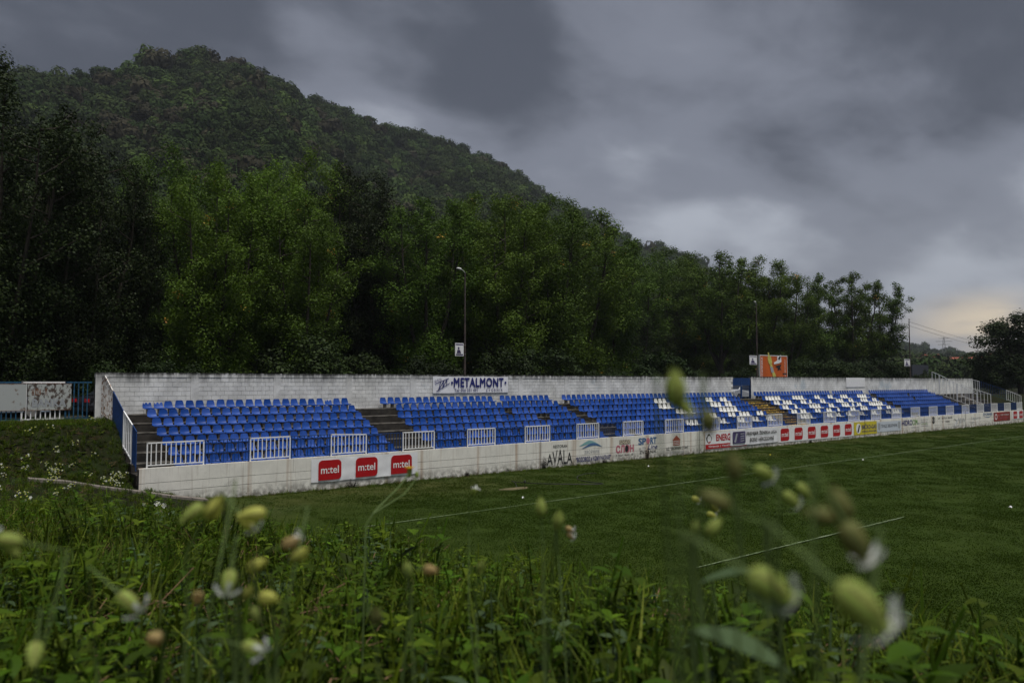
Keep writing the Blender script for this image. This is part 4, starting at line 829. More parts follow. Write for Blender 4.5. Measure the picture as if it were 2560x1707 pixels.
a = advert('worn dark two-line lettering beside a round crest'); scribble(79.2, 82.95, 1.06, 1.28, PY, 18, 31).build('lettering', MT['black'], a, tuple(-c for c in fo)); scribble(80.3, 82.3, .70, .90, PY, 8, 32).build('lettering', MT['black'], a, tuple(-c for c in fo))
q = MB()
for k in range(18):
    t0, t1 = 2 * math.pi * k / 18, 2 * math.pi * (k + 1) / 18; q.face([(78.5 + r * math.sin(t), PY, 1.02 + r * math.cos(t)) for r, t in ((.34, t0), (.34, t1), (.24, t1), (.24, t0))])
q.poly([(78.38, .78), (78.38, 1.24), (78.62, 1.24), (78.62, .78)][::-1], PY - .003, .002); q.build('emblem', MT['black'], a, tuple(-c for c in fo))
a = advert('grey handwritten script with a large looping initial'); q = MB()
q.tube([(83.4 + .55 * t + .38 * math.sin(t * 6.5), PY, .62 + .36 * math.cos(t * 5.2)) for t in np.linspace(0, 2.2, 30)], .022, 4); q.tube([(84.4 + 1.6 * t, PY, .80 + .28 * math.sin(t * 26) * (1 - .4 * t)) for t in np.linspace(0, 1, 46)], .02, 4); q.build('lettering', MT['greyprint'], a, tuple(-c for c in fo))
a = advert('faded grey Laguna lettering'); lettering('Laguna', 87.6, 90.2, .70, 1.10, PY, MT['greyprint'], a, fo, .0, shear=.25); scribble(87.3, 89.0, .46, .56, PY, 8, 41).build('lettering', MT['greyprint'], a, tuple(-c for c in fo))
a = advert('blue lettering over a blue swoosh'); lettering('ZVORNIK', 90.9, 93.5, 1.10, 1.36, PY, MT['blueprint'], a, fo, .02); q = MB(); q.poly([(91.0, 1.04), (92.2, .86), (93.4, 1.04), (92.2, .94)][::-1], PY, .002); q.build('emblem', MT['blueprint'], a, tuple(-c for c in fo))
# banners on the back wall
WY = BW_Y - 0.03
rt_, og = banner('company_banner', 'white METALMONT banner with blue lettering on the back wall', 25.26, 30.86, 4.03, 4.99, WY - .02, MT['vinyl'], .010, .015, 5)
lettering('METALMONT', 26.72, 30.45, 4.38, 4.90, WY - .055, MT['navy'], rt_, og, .035, spacing=1.08); lettering('Tel: 056 231 491', 26.75, 28.45, 4.10, 4.28, WY - .055, MT['navy'], rt_, og, .006); lettering('ZVORNIK', 29.1, 30.40, 4.10, 4.27, WY - .055, MT['navy'], rt_, og, .006, spacing=1.6)
lettering('D.O.O.', 25.36, 25.86, 4.70, 4.84, WY - .055, MT['navy'], rt_, og, .01, rot=.30)
q = MB(); zo = WY - .056
def stick(p, r, w=.045):
    d = Vector((r[0] - p[0], r[1] - p[1])).normalized() * w / 2; nn = (-d.y, d.x); q.face([(p[0] + nn[0], zo, p[1] + nn[1]), (p[0] - nn[0], zo, p[1] - nn[1]), (r[0] - nn[0], zo, r[1] - nn[1]), (r[0] + nn[0], zo, r[1] + nn[1])])
for p, r in (((25.40, 4.56), (26.35, 4.88)), ((25.48, 4.12), (26.42, 4.60)), ((25.78, 4.68), (25.62, 4.20)), ((25.62, 4.20), (26.0, 4.74)), ((26.0, 4.74), (25.92, 4.36)), ((25.92, 4.36), (26.22, 4.82)), ((26.22, 4.82), (26.2, 4.48))): stick(p, r)
for c in (26.58, 30.62):
    q.face([(c + .075 * math.cos(t), zo, 4.62 + .085 * math.sin(t)) for t in np.linspace(0, 6.28, 15)[:-1]])
q.build('emblem', MT['navy'], rt_, tuple(-c for c in og))
rt_, og = banner('blank_board', 'blank white board fixed to the back wall above the seats', 73.36, 77.17, 4.15, 5.06, WY - .01, MT['print_white'])

# ------------------------------------------------------------------ left fence, cars, path
def fence_left():
    Y = 37.95; root = empty('boundary_fence', (-6, Y, 3.0)); tag(root, 'blue and white barred fence beside the left end of the stand', 'fence'); og = tuple(-c for c in root.location)
    for x0, x1, mk in ((-6.0, -3.0, 'blue_paint'), (-3.0, 0.0, 'white_paint'), (0.0, 2.6, 'blue_paint'), (2.6, 5.15, 'teal_paint'), (5.15, 6.75, 'white_paint'), (6.75, 7.78, 'teal_paint')):
        mb = MB(); mb.bar((x0, Y, 4.66), (x1 - .01, Y, 4.66), .06); mb.bar((x0, Y, 3.12), (x1 - .01, Y, 3.12), .05); mb.bar((x0 + .03, Y, 2.9), (x0 + .03, Y, 4.7), .06)
        fr = mb.build('fence_panel', MT[mk], root, og); n = int((x1 - x0) / .17)
        for k in range(1, n):
            x = x0 + (x1 - x0) * k / n; q = MB(); q.bar((x, Y, 3.12), (x, Y, 4.66), .04); q.build('bar', MT[mk], fr)
    for x0, x1, m, lab in ((2.7, 5.32, MT['rust_sheet'], 'pale metal sheet with a rust stain on the barred fence'), (5.37, 6.98, MT['rust_sheet2'], 'flaking rusty white sign on the barred fence')):
        r2 = empty('metal_sign', (x0, Y - .06, 3.5)); tag(r2, lab, 'sign'); mb = MB(); mb.box(0, x1 - x0, 0, .012, 0, 1.10); mb.build('plate', m, r2)
        mb = MB()
        for z in (-.012, 1.10): mb.box(-.01, x1 - x0 + .01, -.006, .02, z, z + .014)
        mb.build('plate_edge', MT['rust'], r2)
        if x0 > 5: lettering('BANKA', .18, x1 - x0 - .2, .14, .46, -.004, MT['greyprint'], r2, (0, 0, 0), .03); scribble(.15, .75, .62, .92, -.004, 5, 77).build('lettering', MT['rust'], r2)
fence_left()
def car(label, loc, rz, paint, sc_=1.0):
    root = empty('parked_car', loc, None, rz); tag(root, label, 'car'); W = 0.84
    prof = [(-2.05, .34), (-2.10, .62), (-2.02, .86), (-1.15, .98), (-.45, 1.40), (.75, 1.44), (1.55, 1.02), (2.0, .94), (2.08, .60), (2.04, .34)]
    mb = MB(); mb.smooth = True; n = len(prof)
    rows = [[(x, s * W * (1 if z < 1.0 else .80), z) for x, z in prof] for s in (-1, -.92, .92, 1)]
    for r_, f in ((0, 1), (3, 1)): rows[r_] = [(x * .985, y * .99, z * .985 + .008) for x, y, z in rows[r_]]
    mb.grid([r + [r[0]] for r in rows]); mb.smooth = False; mb.face(rows[0]); mb.face(rows[3][::-1]); mb.build('body', paint, root)
    for s in (-1, 1):
        mb = MB(); y = s * W * .90
        P = [(-1.05, s * W * .985, .99), (-.42, s * W * .81, 1.35), (.68, s * W * .81, 1.39), (1.38, s * W * .985, 1.03)]
        mb.face([(x, y_ + s * .012, z) for x, y_, z in (P if s < 0 else P[::-1])]); mb.build('side_window', MT['glass'], root)
        for x in (-1.30, 1.28):
            mb = MB(); N_ = 16
            prof_w = [(.20, -.09), (.31, -.09), (.325, -.06), (.325, .06), (.31, .09), (.20, .09)]
            mb.smooth = True; mb.grid([[(r * math.cos(2 * math.pi * j / N_), yy, r * math.sin(2 * math.pi * j / N_)) for j in range(N_)] for r, yy in prof_w], True)
            w = mb.build('wheel', MT['tyre'], root, (x, s * (W - .07), .325)); mb = MB(); mb.face([(.2 * math.cos(2 * math.pi * j / N_), s * .085, .2 * math.sin(2 * math.pi * j / N_)) for j in range(N_)]); mb.build('rim', MT['steel'], w)
        mb = MB(); mb.box(2.03, 2.10, s * .62 - .17, s * .62 + .17, .74, .90); mb.build('tail_light', MT['taillight'], root)
        mb = MB(); mb.box(-2.11, -2.02, s * .60 - .18, s * .60 + .18, .64, .78); mb.build('headlight', MT['lamp'], root)
    mb = MB(); mb.face([(-1.12, -.66, 1.01), (-1.12, .66, 1.01), (-.47, .58, 1.39), (-.47, -.58, 1.39)][::-1]); mb.face([(1.52, -.64, 1.06), (1.52, .64, 1.06), (.80, .58, 1.435), (.80, -.58, 1.435)]); o = mb.build('windscreen', MT['glass'], root); o.location.z += .012
    root.scale = (sc_,) * 3; return root
P_silver = mat('paint_silver_blue', (0.22, 0.27, 0.33), 0.3, .05, 2, metal=.3, spec=.5); P_dark = mat('paint_dark', (0.018, 0.018, 0.022), 0.25, .05, 2, spec=.5); P_white = mat('paint_white', (0.62, 0.64, 0.66), 0.25, .05, 2, spec=.5); P_grey = mat('paint_pale_grey', (0.40, 0.44, 0.48), 0.25, .05, 2, spec=.5)
car('silver blue car parked behind the rusty signs', (4.6, 41.2, 3.0), R_(180), P_silver); car('dark car with red tail lamps behind the blue bars', (9.9, 41.3, 3.0), R_(180 + 14), P_dark)
car('white car seen through the lower bars of the gate', (61.2, 41.3, 3.0), R_(4), P_white)
car('pale grey car farther off behind the gate', (65.9, 42.4, 3.0), R_(4), P_grey)
# road behind the stand
mb = MB(); mb.smooth = True; mb.grid([[(x, y, 3.012) for x in np.linspace(-60, 170, 30)] for y in (39.0, 43.2)]); tag(mb.build('road', MT['tarmac']), 'narrow tarmac road behind the back wall', 'road', kind='structure')
# concrete strip leading down to the pitch
def strip():
    mb = MB(); mb.smooth = False; P = []
    pts = [(x, y, gz1(x, y) + .05) for x, y in ((4.4, 30.35), (5.5, 30.5), (6.7, 30.55), (8.0, 30.65), (9.2, 30.7), (10.4, 30.75))]
    for a, b in zip(pts[:-1], pts[1:]):
        n = max(2, int((b[0] - a[0]) / .8))
        for k in range(n):
            p = Vector(a).lerp(Vector(b), k / n); q = Vector(a).lerp(Vector(b), (k + .97) / n)
            A = [p + Vector((0, -.2, 0)), p + Vector((0, .2, .02)), p + Vector((0, .2, -.4)), p + Vector((0, -.2, -.4))]; B = [q + Vector((0, -.2, 0)), q + Vector((0, .2, .02)), q + Vector((0, .2, -.4)), q + Vector((0, -.2, -.4))]
            mb.grid([A, B], True); mb.face(A); mb.face(B[::-1])
    tag(mb.build('path', MT['path']), 'narrow concrete strip running down the bank to the pitch', 'path', kind='structure')
strip()

# ------------------------------------------------------------------ poles, posters, billboard, cables
def pole(label, x, y, h, poster=True, seed=1):
    r = empty('street_lamp', (x, y, 3.0)); tag(r, label, 'street lamp', 'lamp posts along the road'); mb = MB(); mb.tube([(0, 0, -.3), (0, 0, 3), (0, 0, h)], [.085, .075, .05], 10); mb.build('post', MT['pole'], r)
    mb = MB(); mb.tube([(0, 0, h - .05), (-.25, -.12, h + .10), (-.55, -.26, h + .13)], .025, 6); mb.build('arm', MT['lamp'], r)
    mb = MB(); mb.smooth = True
    d = Vector((-.90, -.42, 0.05)).normalized(); c0 = Vector((-.45, -.21, h + .12)); sd = Vector((-d.y, d.x, 0))
    rows = []
    for t, w, hh in ((0, .04, .04), (.15, .10, .08), (.45, .11, .07), (.62, .05, .04)):
        p = c0 + d * t; rows.append([p - sd * w - Vector((0, 0, hh * .6)), p + sd * w - Vector((0, 0, hh * .6)), p + sd * w * .6 + Vector((0, 0, hh)), p - sd * w * .6 + Vector((0, 0, hh))])
    mb.grid(rows, True); mb.face(rows[0][::-1]); mb.face(rows[-1]); mb.build('lamp_head', MT['lamp'], r); return r
pole('brown lamp post behind the METALMONT banner', 30.95, 42.0, 9.0); pole('brown lamp post beside the orange billboard', 65.4, 42.0, 9.05); pole('dark lamp post at the right end of the tree row', 98.4, 42.0, 9.1)
def poster(label, x, z, w, h, seed):
    r = empty('pole_poster', (x, 41.9, z)); tag(r, label, 'poster', 'election posters on the lamp posts'); mb = MB(); mb.box(0, w, -.02, .02, 0, h); mb.build('board', MT['print_white'], r); rg = random.Random(seed)
    mb = MB(); y = -.026; mb.face([(.06 * w, y, .84 * h), (.94 * w, y, .84 * h), (.94 * w, y, .93 * h), (.06 * w, y, .93 * h)]); mb.face([(.08 * w, y, .05 * h), (.92 * w, y, .05 * h), (.92 * w, y, .16 * h), (.08 * w, y, .16 * h)])
    c = .40 * w; mb.face([(c - .24 * w, y, .2 * h), (c + .30 * w, y, .2 * h), (c + .18 * w, y, .46 * h), (c - .14 * w, y, .48 * h)]); mb.face([(c + .11 * w * math.cos(t), y - .001, .60 * h + .10 * h * math.sin(t)) for t in np.linspace(0, 6.28, 13)[:-1]]); mb.build('print', MT['purple'], r)
    mb = MB(); mb.bar((w, 0, h * .85), (w + .18, 0, h * .85), .025); mb.bar((w, 0, h * .15), (w + .18, 0, h * .15), .025); mb.build('bracket', MT['steel'], r)
poster('white poster board on the lamp post above the METALMONT banner', 30.08, 6.38, .68, .86, 1); poster('white poster board left of the orange billboard', 64.0, 6.28, 1.2, .86, 2); poster('white poster board on the rightmost lamp post', 96.6, 6.52, 1.5, .88, 3)
bb = empty('billboard', (69.05, 44.0, 3.0)); tag(bb, 'orange billboard with a yellow bottle standing behind the wall', 'billboard'); mb = MB(); mb.box(0, 4.95, 0, .12, 2.0, 4.28); mb.build('panel', MT['orange'], bb)
mb = MB()
for a in ((-.06, 5.01, 4.28, 4.36), (-.06, 5.01, 1.92, 2.0)): mb.box(a[0], a[1], -.02, .14, a[2], a[3])
mb.box(-.06, 0, -.02, .14, 2.0, 4.28); mb.box(4.95, 5.01, -.02, .14, 2.0, 4.28); mb.build('frame', MT['lamp'], bb)
for x in (.8, 4.1): mb = MB(); mb.tube([(x, .2, -.2), (x, .2, 3.9)], .09, 8); mb.build('post', MT['steel'], bb)
mb = MB(); bot = [(1.32, 4.62), (1.58, 4.62), (1.60, 4.42), (1.95, 4.15), (2.12, 3.7), (2.05, 3.45), (2.30, 3.1), (2.40, 2.75), (2.62, 2.55), (2.78, 2.3), (2.72, 2.02), (2.10, 2.02), (2.0, 2.45), (1.75, 2.9), (1.62, 3.3), (1.30, 3.6), (1.18, 4.0), (1.30, 4.42)]
mb.poly([(1.95 + (x - 1.95) * 1.0 + (.16 if i > 9 else -.0), z) for i, (x, z) in enumerate(bot)][::1], -.03, .028); mb.build('bottle_cutout', MT['lemon'], bb); mb = MB(); mb.poly([(1.70, 3.25), (2.25, 3.1), (2.40, 2.62), (1.95, 2.58)], -.038, .006); mb.build('bottle_label', MT['greyprint'], bb)
mb = MB(); mb.poly([(3.05, 4.2), (3.8, 4.40), (3.85, 3.7), (3.35, 3.55), (2.5, 3.45), (2.45, 3.62), (3.1, 3.85)][::-1], -.03, .01); mb.build('figure', MT['print_white'], bb)
mb = MB(); mb.poly([(3.2, 4.0), (3.55, 4.35), (3.75, 4.25), (3.5, 3.9)], -.044, .006); mb.poly([(2.7, 3.25), (3.2, 3.35), (3.85, 3.45), (3.6, 3.1), (3.85, 2.85), (3.5, 2.95), (3.1, 2.80), (3.2, 3.05)], -.03, .008); mb.build('figure', MT['black'], bb)
lettering('VITAMINSKA', -.75, 1.35, 2.95, 3.22, -.012, MT['print_white'], bb, (0, 0, 0), .01, rot=R_(90)); q = scribble(0, 1.9, 0, .16, -.012, 14, 51).build('lettering', MT['print_white'], bb); q.rotation_euler = (0, R_(-90), 0); q.location = (4.62, 0, 2.2)
mb = MB(); mb.box(4.1, 4.85, -.012, -.002, 2.42, 2.55); mb.build('lettering', MT['black'], bb)
pn = empty('grey_hoarding', (108.4, 46, 3.0)); tag(pn, 'plain slate grey hoarding behind the right end of the wall', 'hoarding'); mb = MB(); mb.box(0, 5.1, 0, .15, 1.6, 3.95); mb.build('panel', flat('slate_sheet', (0.05, 0.055, 0.07)), pn)
for x in (.5, 4.6): mb = MB(); mb.tube([(x, .25, -.2), (x, .25, 3.8)], .08, 8); mb.build('post', MT['steel'], pn)
def cable(p, q, sag, r=.018):
    mb = MB(); p, q = Vector(p), Vector(q); mb.tube([p.lerp(q, t) - Vector((0, 0, sag * 4 * t * (1 - t))) for t in np.linspace(0, 1, 14)], r, 4); return mb
o = cable((98.4, 42, 12.0), (240, 62, 11.0), 1.2, .016).build('power_line', MT['cable']); tag(o, 'upper overhead cable leaving the rightmost lamp post', 'cable')
o = cable((98.4, 42, 11.5), (240, 62, 10.2), 1.2, .016).build('power_line', MT['cable']); tag(o, 'lower overhead cable leaving the rightmost lamp post', 'cable')

# hose, sand patch and small litter on the pitch
mb = MB(); mb.smooth = True; rows = [[(22.2 + r * .75 * math.cos(t) * (1 + .2 * math.sin(3 * t)), 26.4 + r * .42 * math.sin(t) * (1 + .2 * math.cos(2 * t)), .012 + .03 * (1 - r)) for t in np.linspace(0, 6.28, 19)[:-1]] for r in (.05, .5, 1.0)]; mb.grid(rows, True); tag(mb.build('sand_patch', MT['sand']), 'small bare sandy patch in the turf near the wall', 'bare patch', kind='structure')
mb = MB(); hp = []
for t in np.linspace(0, 1, 70): hp.append((22.4 + 6.2 * t + .5 * math.sin(t * 15), 26.5 + 2.0 * math.sin(t * 8.5) * (1 - .3 * t) + .3 * t, .022))
mb.tube(hp, .02, 5); tag(mb.build('garden_hose', MT['cable']), 'black hose lying in loops on the turf near the wall', 'hose')
mb = MB(); mb.tube([(22.6, 26.2, 0), (22.6, 26.2, .28)], .012, 5); mb.lathe([(.05, .26), (.05, .34), (.02, .36), (.0, .36)], 8, org=(22.6, 26.2, 0)); tag(mb.build('sprinkler', MT['cable']), 'small black sprinkler standing beside the sandy patch', 'sprinkler')
for k, (x, y, lab) in enumerate(((20.6, 24.0, 'small white scrap of litter left of the sandy patch'), (33.5, 28.4, 'white scrap of litter on the turf below the red house emblem'), (44.6, 27.8, 'yellow scrap of litter on the turf near the league banner'), (46.0, 22.5, 'white scrap of litter on the touchline'), (33.0, 10.6, 'white scrap of litter beyond the penalty area corner'))):
    mb = MB(); rg = random.Random(k); w = .055
    mb.grid([[(x - w, y - w * .7, .015), (x, y - w, .06), (x + w * 1.2, y - w * .5, .02)], [(x - w * .8, y, .07), (x + .01, y + .01, .10), (x + w, y, .05)], [(x - w, y + w * .8, .02), (x, y + w, .05), (x + w, y + w * .6, .015)]]); tag(mb.build('litter', MT['yellow'] if k == 2 else MT['print_white']), lab, 'litter')
# thin stakes against the wall
for x, lab in ((28.2, 'thin black stake with braced foot left of the AVALA lettering'), (42.1, 'thin black stake with splayed feet left of the ENERGO board'), (64.6, 'thin dark stake in front of the yellow board'), (85.9, 'thin dark stake in front of the handwritten script')):
    mb = MB(); y = FW_Y - .12; mb.tube([(x, y, 0), (x + .01, y, 1.7)], .013, 5); mb.tube([(x, y, .28), (x - .35, y - .1, 0)], .010, 4); mb.tube([(x, y, .28), (x + .25, y - .12, 0)], .010, 4); tag(mb.build('stake', MT['cable']), lab, 'stake')

# ------------------------------------------------------------------ trees
PROTO = {}
for k in range(4): PROTO['p%d' % k] = poplar_proto(20 + k, 16, 3.5 + .25 * k, 7 + k % 2, 82000, .112, crad=1.12)
for k in range(2): PROTO['d%d' % k] = poplar_proto(26 + k, 16, 3.7 + .3 * k, 8, 80000, .112, crad=1.12, mats=[MT['dark_shaded_leaf'], MT['poplar']])  # same poplars with edge darkening and shade put into the leaf colour
PROTO['b0'] = poplar_proto(41, 16, 3.8, 8, 84000, .112, crad=1.12, mats=[MT['poplar_sunlit'], MT['autumn']])
PROTO['s0'] = poplar_proto(31, 16, 3.5, 6, 34000, .14, crad=.95, sparse=True); PROTO['s1'] = poplar_proto(32, 16, 3.2, 5, 30000, .14, crad=.95, sparse=True)
PROTO['r0'] = round_proto(51, 9, 4.2, 20000, .19, .06); PROTO['r1'] = round_proto(52, 9, 4.0, 20000, .19, .06)
PROTO['u0'] = round_proto(61, 4, 2.6, 7500, .17, .0, [MT['bushleaf']], .8, 34, .08); PROTO['u1'] = round_proto(62, 4, 2.3, 7000, .17, .0, [MT['bushleaf']], .75, 30, .08)
PH = {'p': 16, 'd': 16, 'b': 16, 's': 16, 'r': 9, 'u': 4}
def tree(kind, x, y, h, wscale, label, group, name='poplar_tree', cat='tree', rz=None):
    me_t, me_c = PROTO[kind]; s = h / PH[kind[0]]; r = empty(name, (x, y, gz1(x, y) - .02), None, rnd.uniform(0, 6.28) if rz is None else rz); r.scale = (s * wscale, s * wscale, s); tag(r, label, cat, group)
    inst('trunk', me_t, (0, 0, 0), r); inst('crown', me_c, (0, 0, 0), r); return r
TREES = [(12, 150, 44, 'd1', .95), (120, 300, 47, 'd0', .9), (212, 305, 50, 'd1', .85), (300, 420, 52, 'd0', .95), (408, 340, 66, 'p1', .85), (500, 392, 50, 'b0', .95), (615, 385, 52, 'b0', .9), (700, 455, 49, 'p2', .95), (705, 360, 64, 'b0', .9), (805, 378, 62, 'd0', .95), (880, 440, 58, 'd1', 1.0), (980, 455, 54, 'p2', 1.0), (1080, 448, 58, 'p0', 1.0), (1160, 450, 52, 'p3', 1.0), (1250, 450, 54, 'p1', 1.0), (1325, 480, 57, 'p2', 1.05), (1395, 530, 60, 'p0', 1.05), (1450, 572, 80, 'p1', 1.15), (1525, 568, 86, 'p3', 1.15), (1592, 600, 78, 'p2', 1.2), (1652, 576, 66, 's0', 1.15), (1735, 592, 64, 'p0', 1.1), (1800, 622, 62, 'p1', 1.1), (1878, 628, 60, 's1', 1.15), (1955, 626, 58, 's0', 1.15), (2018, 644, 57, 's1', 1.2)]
LOOK = {'p': 'dense green poplar', 'd': 'poplar in darkened leaf colour', 'b': 'poplar in sunlit leaf colour', 's': 'thin open-crowned poplar'}
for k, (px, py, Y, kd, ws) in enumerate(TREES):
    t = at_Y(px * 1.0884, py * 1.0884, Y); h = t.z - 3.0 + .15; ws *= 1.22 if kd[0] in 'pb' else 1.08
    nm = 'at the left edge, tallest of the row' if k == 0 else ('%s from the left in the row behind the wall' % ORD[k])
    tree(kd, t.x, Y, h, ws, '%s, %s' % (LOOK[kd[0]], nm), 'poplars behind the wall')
tr = random.Random(4)
for k in range(16):
    X = -12 + k * 9.5 + tr.uniform(-2, 2); Y = 76 + tr.uniform(-5, 8); hh = np.interp(X, [-12, 40, 80, 150], [13, 13, 11, 8]) + tr.uniform(-1, 1)
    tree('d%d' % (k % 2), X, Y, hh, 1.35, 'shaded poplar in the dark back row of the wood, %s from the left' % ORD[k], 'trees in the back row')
for k in range(34):
    X = -6 + k * 3.7 + tr.uniform(-1.2, 1.2); Y = tr.uniform(45.2, 49.5); hh = tr.uniform(2.6, 4.6) if not 62 < X < 76 else 3.0
    if 68 < X < 75: Y = 48.5
    tree('u%d' % (k % 2), X, Y, hh, tr.uniform(.9, 1.2), 'dark shrub among the trunks behind the wall, %s from the left' % (ORD[k] if k < 30 else ('thirty-' + ORD[k - 30])), 'shrubs behind the wall', 'shrub', 'shrub')
t = at_Y(2545, 765, 38.5); tree('r0', t.x, 38.5, t.z - 3.0, 1.3, 'dark round tree at the right edge beyond the stand', None, 'broadleaf_tree')
t = at_Y(2640, 750, 40); tree('r1', t.x, 40.0, t.z - 3.0, 1.25, 'second dark tree just behind the one at the right edge', None, 'broadleaf_tree')
t = at_Y(2490, 860, 40); tree('u0', t.x, 40.0, 4.8, 1.1, 'dark shrub below the tree at the right edge', None, 'shrub', 'shrub')

# ------------------------------------------------------------------ far side of the valley: wooded rise with houses
def far_side():
    az = np.linspace(2, 34, 60); rs = np.linspace(230, 1500, 30); A, Rr = np.meshgrid(az, rs)
    def fz(a, r): return 2.5 + 26 * sstep(330, 760, r) * (0.75 + .25 * np.sin(a * .5 + 1)) + 34 * sstep(800, 1400, r) * (0.7 + .3 * np.sin(a * .33))
    Z = fz(A, Rr); V = np.stack([Rr * np.cos(np.radians(A)), Rr * np.sin(np.radians(A)), Z], -1).reshape(-1, 3); n = len(az); ix = np.arange(n * len(rs)).reshape(len(rs), n)
    tag(inst('terrain', mesh_np('terrain', V, np.stack([ix[:-1, :-1], ix[:-1, 1:], ix[1:, 1:], ix[1:, :-1]], -1).reshape(-1, 4), MT['hillsoil'], smooth=True)), 'low wooded rise across the valley on the right', 'hillside', kind='structure')
    rng = np.random.default_rng(9); P, S, I = [], [], []
    for a in np.arange(12, 33, .5):
        r = 235.0
        while r < 1450:
            aa = a + rng.uniform(-.3, .3); q = r + rng.uniform(-4, 4); s = rng.uniform(.55, 1.1) * (1.05 if rng.random() < .9 else 1.7)
            if not (560 < q < 760 and rng.random() < .45): P.append((q * math.cos(R_(aa)), q * math.sin(R_(aa)), float(fz(aa, q)) - 1.0)); S.append((s, s, s * rng.uniform(.9, 1.5))); I.append(int(rng.integers(0, 3)))
            r += rng.uniform(6, 12) * (1 + r * .0006)
    rot = np.zeros((len(P), 3)); rot[:, 2] = rng.random(len(P)) * 6.28
    scatter('valley_wood', 'hazy trees on the far rise at the right', 'wood', P, [crown_only(200 + k, 4.4, 560, 1.0, MT['hillleaf']) for k in range(3)], I, rot, S)
    hs = [(20.6, 610, 9, 'red roofed house nearest the rightmost lamp post on the far rise'), (21.9, 640, 10, 'pale house with red roof left of the lamp post on the far rise'), (19.2, 600, 12, 'wide red roofed house in the middle of the far rise'), (18.3, 680, 10, 'small red roofed house right of the middle of the far rise'), (17.2, 590, 13, 'long pale house beside the dark tree on the far rise'), (16.6, 720, 9, 'smallest red roofed house highest on the far rise')]
    wm = flat('house_render', (0.42, 0.36, 0.30)); rm = flat('roof_tiles', (0.30, 0.075, 0.04))
    for a, r, w, lab in hs:
        x, y = r * math.cos(R_(a)), r * math.sin(R_(a)); z = float(fz(a, r)); rt2 = empty('house', (x, y, z + 1.5), None, R_(a + 90 + rng.uniform(-25, 25))); tag(rt2, lab, 'house'); mb = MB(); mb.box(-w / 2, w / 2, -4, 4, -2, 5.0); mb.build('wall', wm, rt2)
        mb = MB(); mb.face([(-w / 2 - .6, -4.7, 4.8), (w / 2 + .6, -4.7, 4.8), (w / 2 + .6, 0, 7.6), (-w / 2 - .6, 0, 7.6)]); mb.face([(w / 2 + .6, 4.7, 4.8), (-w / 2 - .6, 4.7, 4.8), (-w / 2 - .6, 0, 7.6), (w / 2 + .6, 0, 7.6)]); mb.face([(-w / 2 - .6, -4.7, 4.8), (-w / 2 - .6, 0, 7.6), (-w / 2 - .6, 4.7, 4.8)]); mb.face([(w / 2 + .6, -4.7, 4.8), (w / 2 + .6, 4.7, 4.8), (w / 2 + .6, 0, 7.6)]); mb.build('roof', rm, rt2)
        for q in (-.28, .05, .3): mb = MB(); mb.box(w * q - .5, w * q + .5, -4.03, -3.95, 2.4, 3.8); mb.build('window', MT['glass'], rt2)
        mb = MB(); mb.box(w * .2, w * .2 + .7, .6, 1.3, 6.4, 8.6); mb.build('chimney', wm, rt2)
    for a, r, h, lab in ((18.55, 900, 34, 'steel lattice pylon on the far rise right of the lamp post'), (21.15, 1000, 30, 'fainter steel lattice pylon close to the rightmost lamp post')):
        x, y = r * math.cos(R_(a)), r * math.sin(R_(a)); z = float(fz(a, r)); p = empty('pylon', (x, y, z), None, R_(a + 90)); tag(p, lab, 'pylon'); mb = MB()
        for sx in (-1, 1):
            for sy in (-1, 1): mb.bar((sx * 3, sy * 3, 0), (sx * .5, sy * .5, h), .35)
        for k in range(6):
            f, f2 = k / 6, (k + 1) / 6; w0, w1 = 3 - 2.5 * f, 3 - 2.5 * f2
            mb.bar((-w0, -w0, f * h), (w1, -w1, f2 * h), .22); mb.bar((w0, -w0, f * h), (-w1, -w1, f2 * h), .22)
        mb.build('lattice', MT['steel'], p); mb = MB()
        for f, w in ((.72, 6), (.84, 8), (.95, 5)): mb.bar((-w, 0, f * h), (w, 0, f * h), .4)
        mb.build('cross_arm', MT['steel'], p)
far_side()

# ------------------------------------------------------------------ grass and weeds of the near bank
def blade_tuft(seed, n, h0, h1, w, spread, mats, bend=.5):
    rng = np.random.default_rng(seed); V, Fc = [], []
    for k in range(n):
        a = rng.uniform(0, 6.28); r0 = spread * math.sqrt(rng.random()); bx, by = r0 * math.cos(rng.uniform(0, 6.28)), r0 * math.sin(rng.uniform(0, 6.28)); h = rng.uniform(h0, h1); ww = w * rng.uniform(.7, 1.3); b = bend * rng.uniform(.3, 1.3) * h
        dx, dy = math.cos(a), math.sin(a); sx, sy = -dy * ww / 2, dx * ww / 2; i = len(V)
        for t, wf in ((0, .8), (.35, 1), (.7, .75), (1.0, .06)):
            px, py, pz = bx + dx * b * t * t, by + dy * b * t * t, h * (t - .22 * t * t * (b / h)) - .02
            V += [(px - sx * wf, py - sy * wf, pz), (px + sx * wf, py + sy * wf, pz)]
        for q in range(3): Fc.append((i + 2 * q, i + 2 * q + 1, i + 2 * q + 3, i + 2 * q + 2))
    return mesh_np('tuft', np.array(V), np.array(Fc), mats, smooth=True)
def leaf_shape(mb, base, dirv, up, L_, W_, curl=.25):
    d = Vector(dirv).normalized(); s = d.cross(Vector(up)).normalized(); u = s.cross(d).normalized(); rows = []
    for t, w in ((0, .12), (.2, .62), (.45, 1), (.7, .78), (.9, .35), (1, .04)):
        c = Vector(base) + d * L_ * t - u * curl * L_ * t * t; rows.append([c - s * W_ / 2 * w + u * W_ * .10 * w, c, c + s * W_ / 2 * w + u * W_ * .10 * w])
    old = mb.smooth; mb.smooth = True; mb.grid(rows); mb.smooth = old
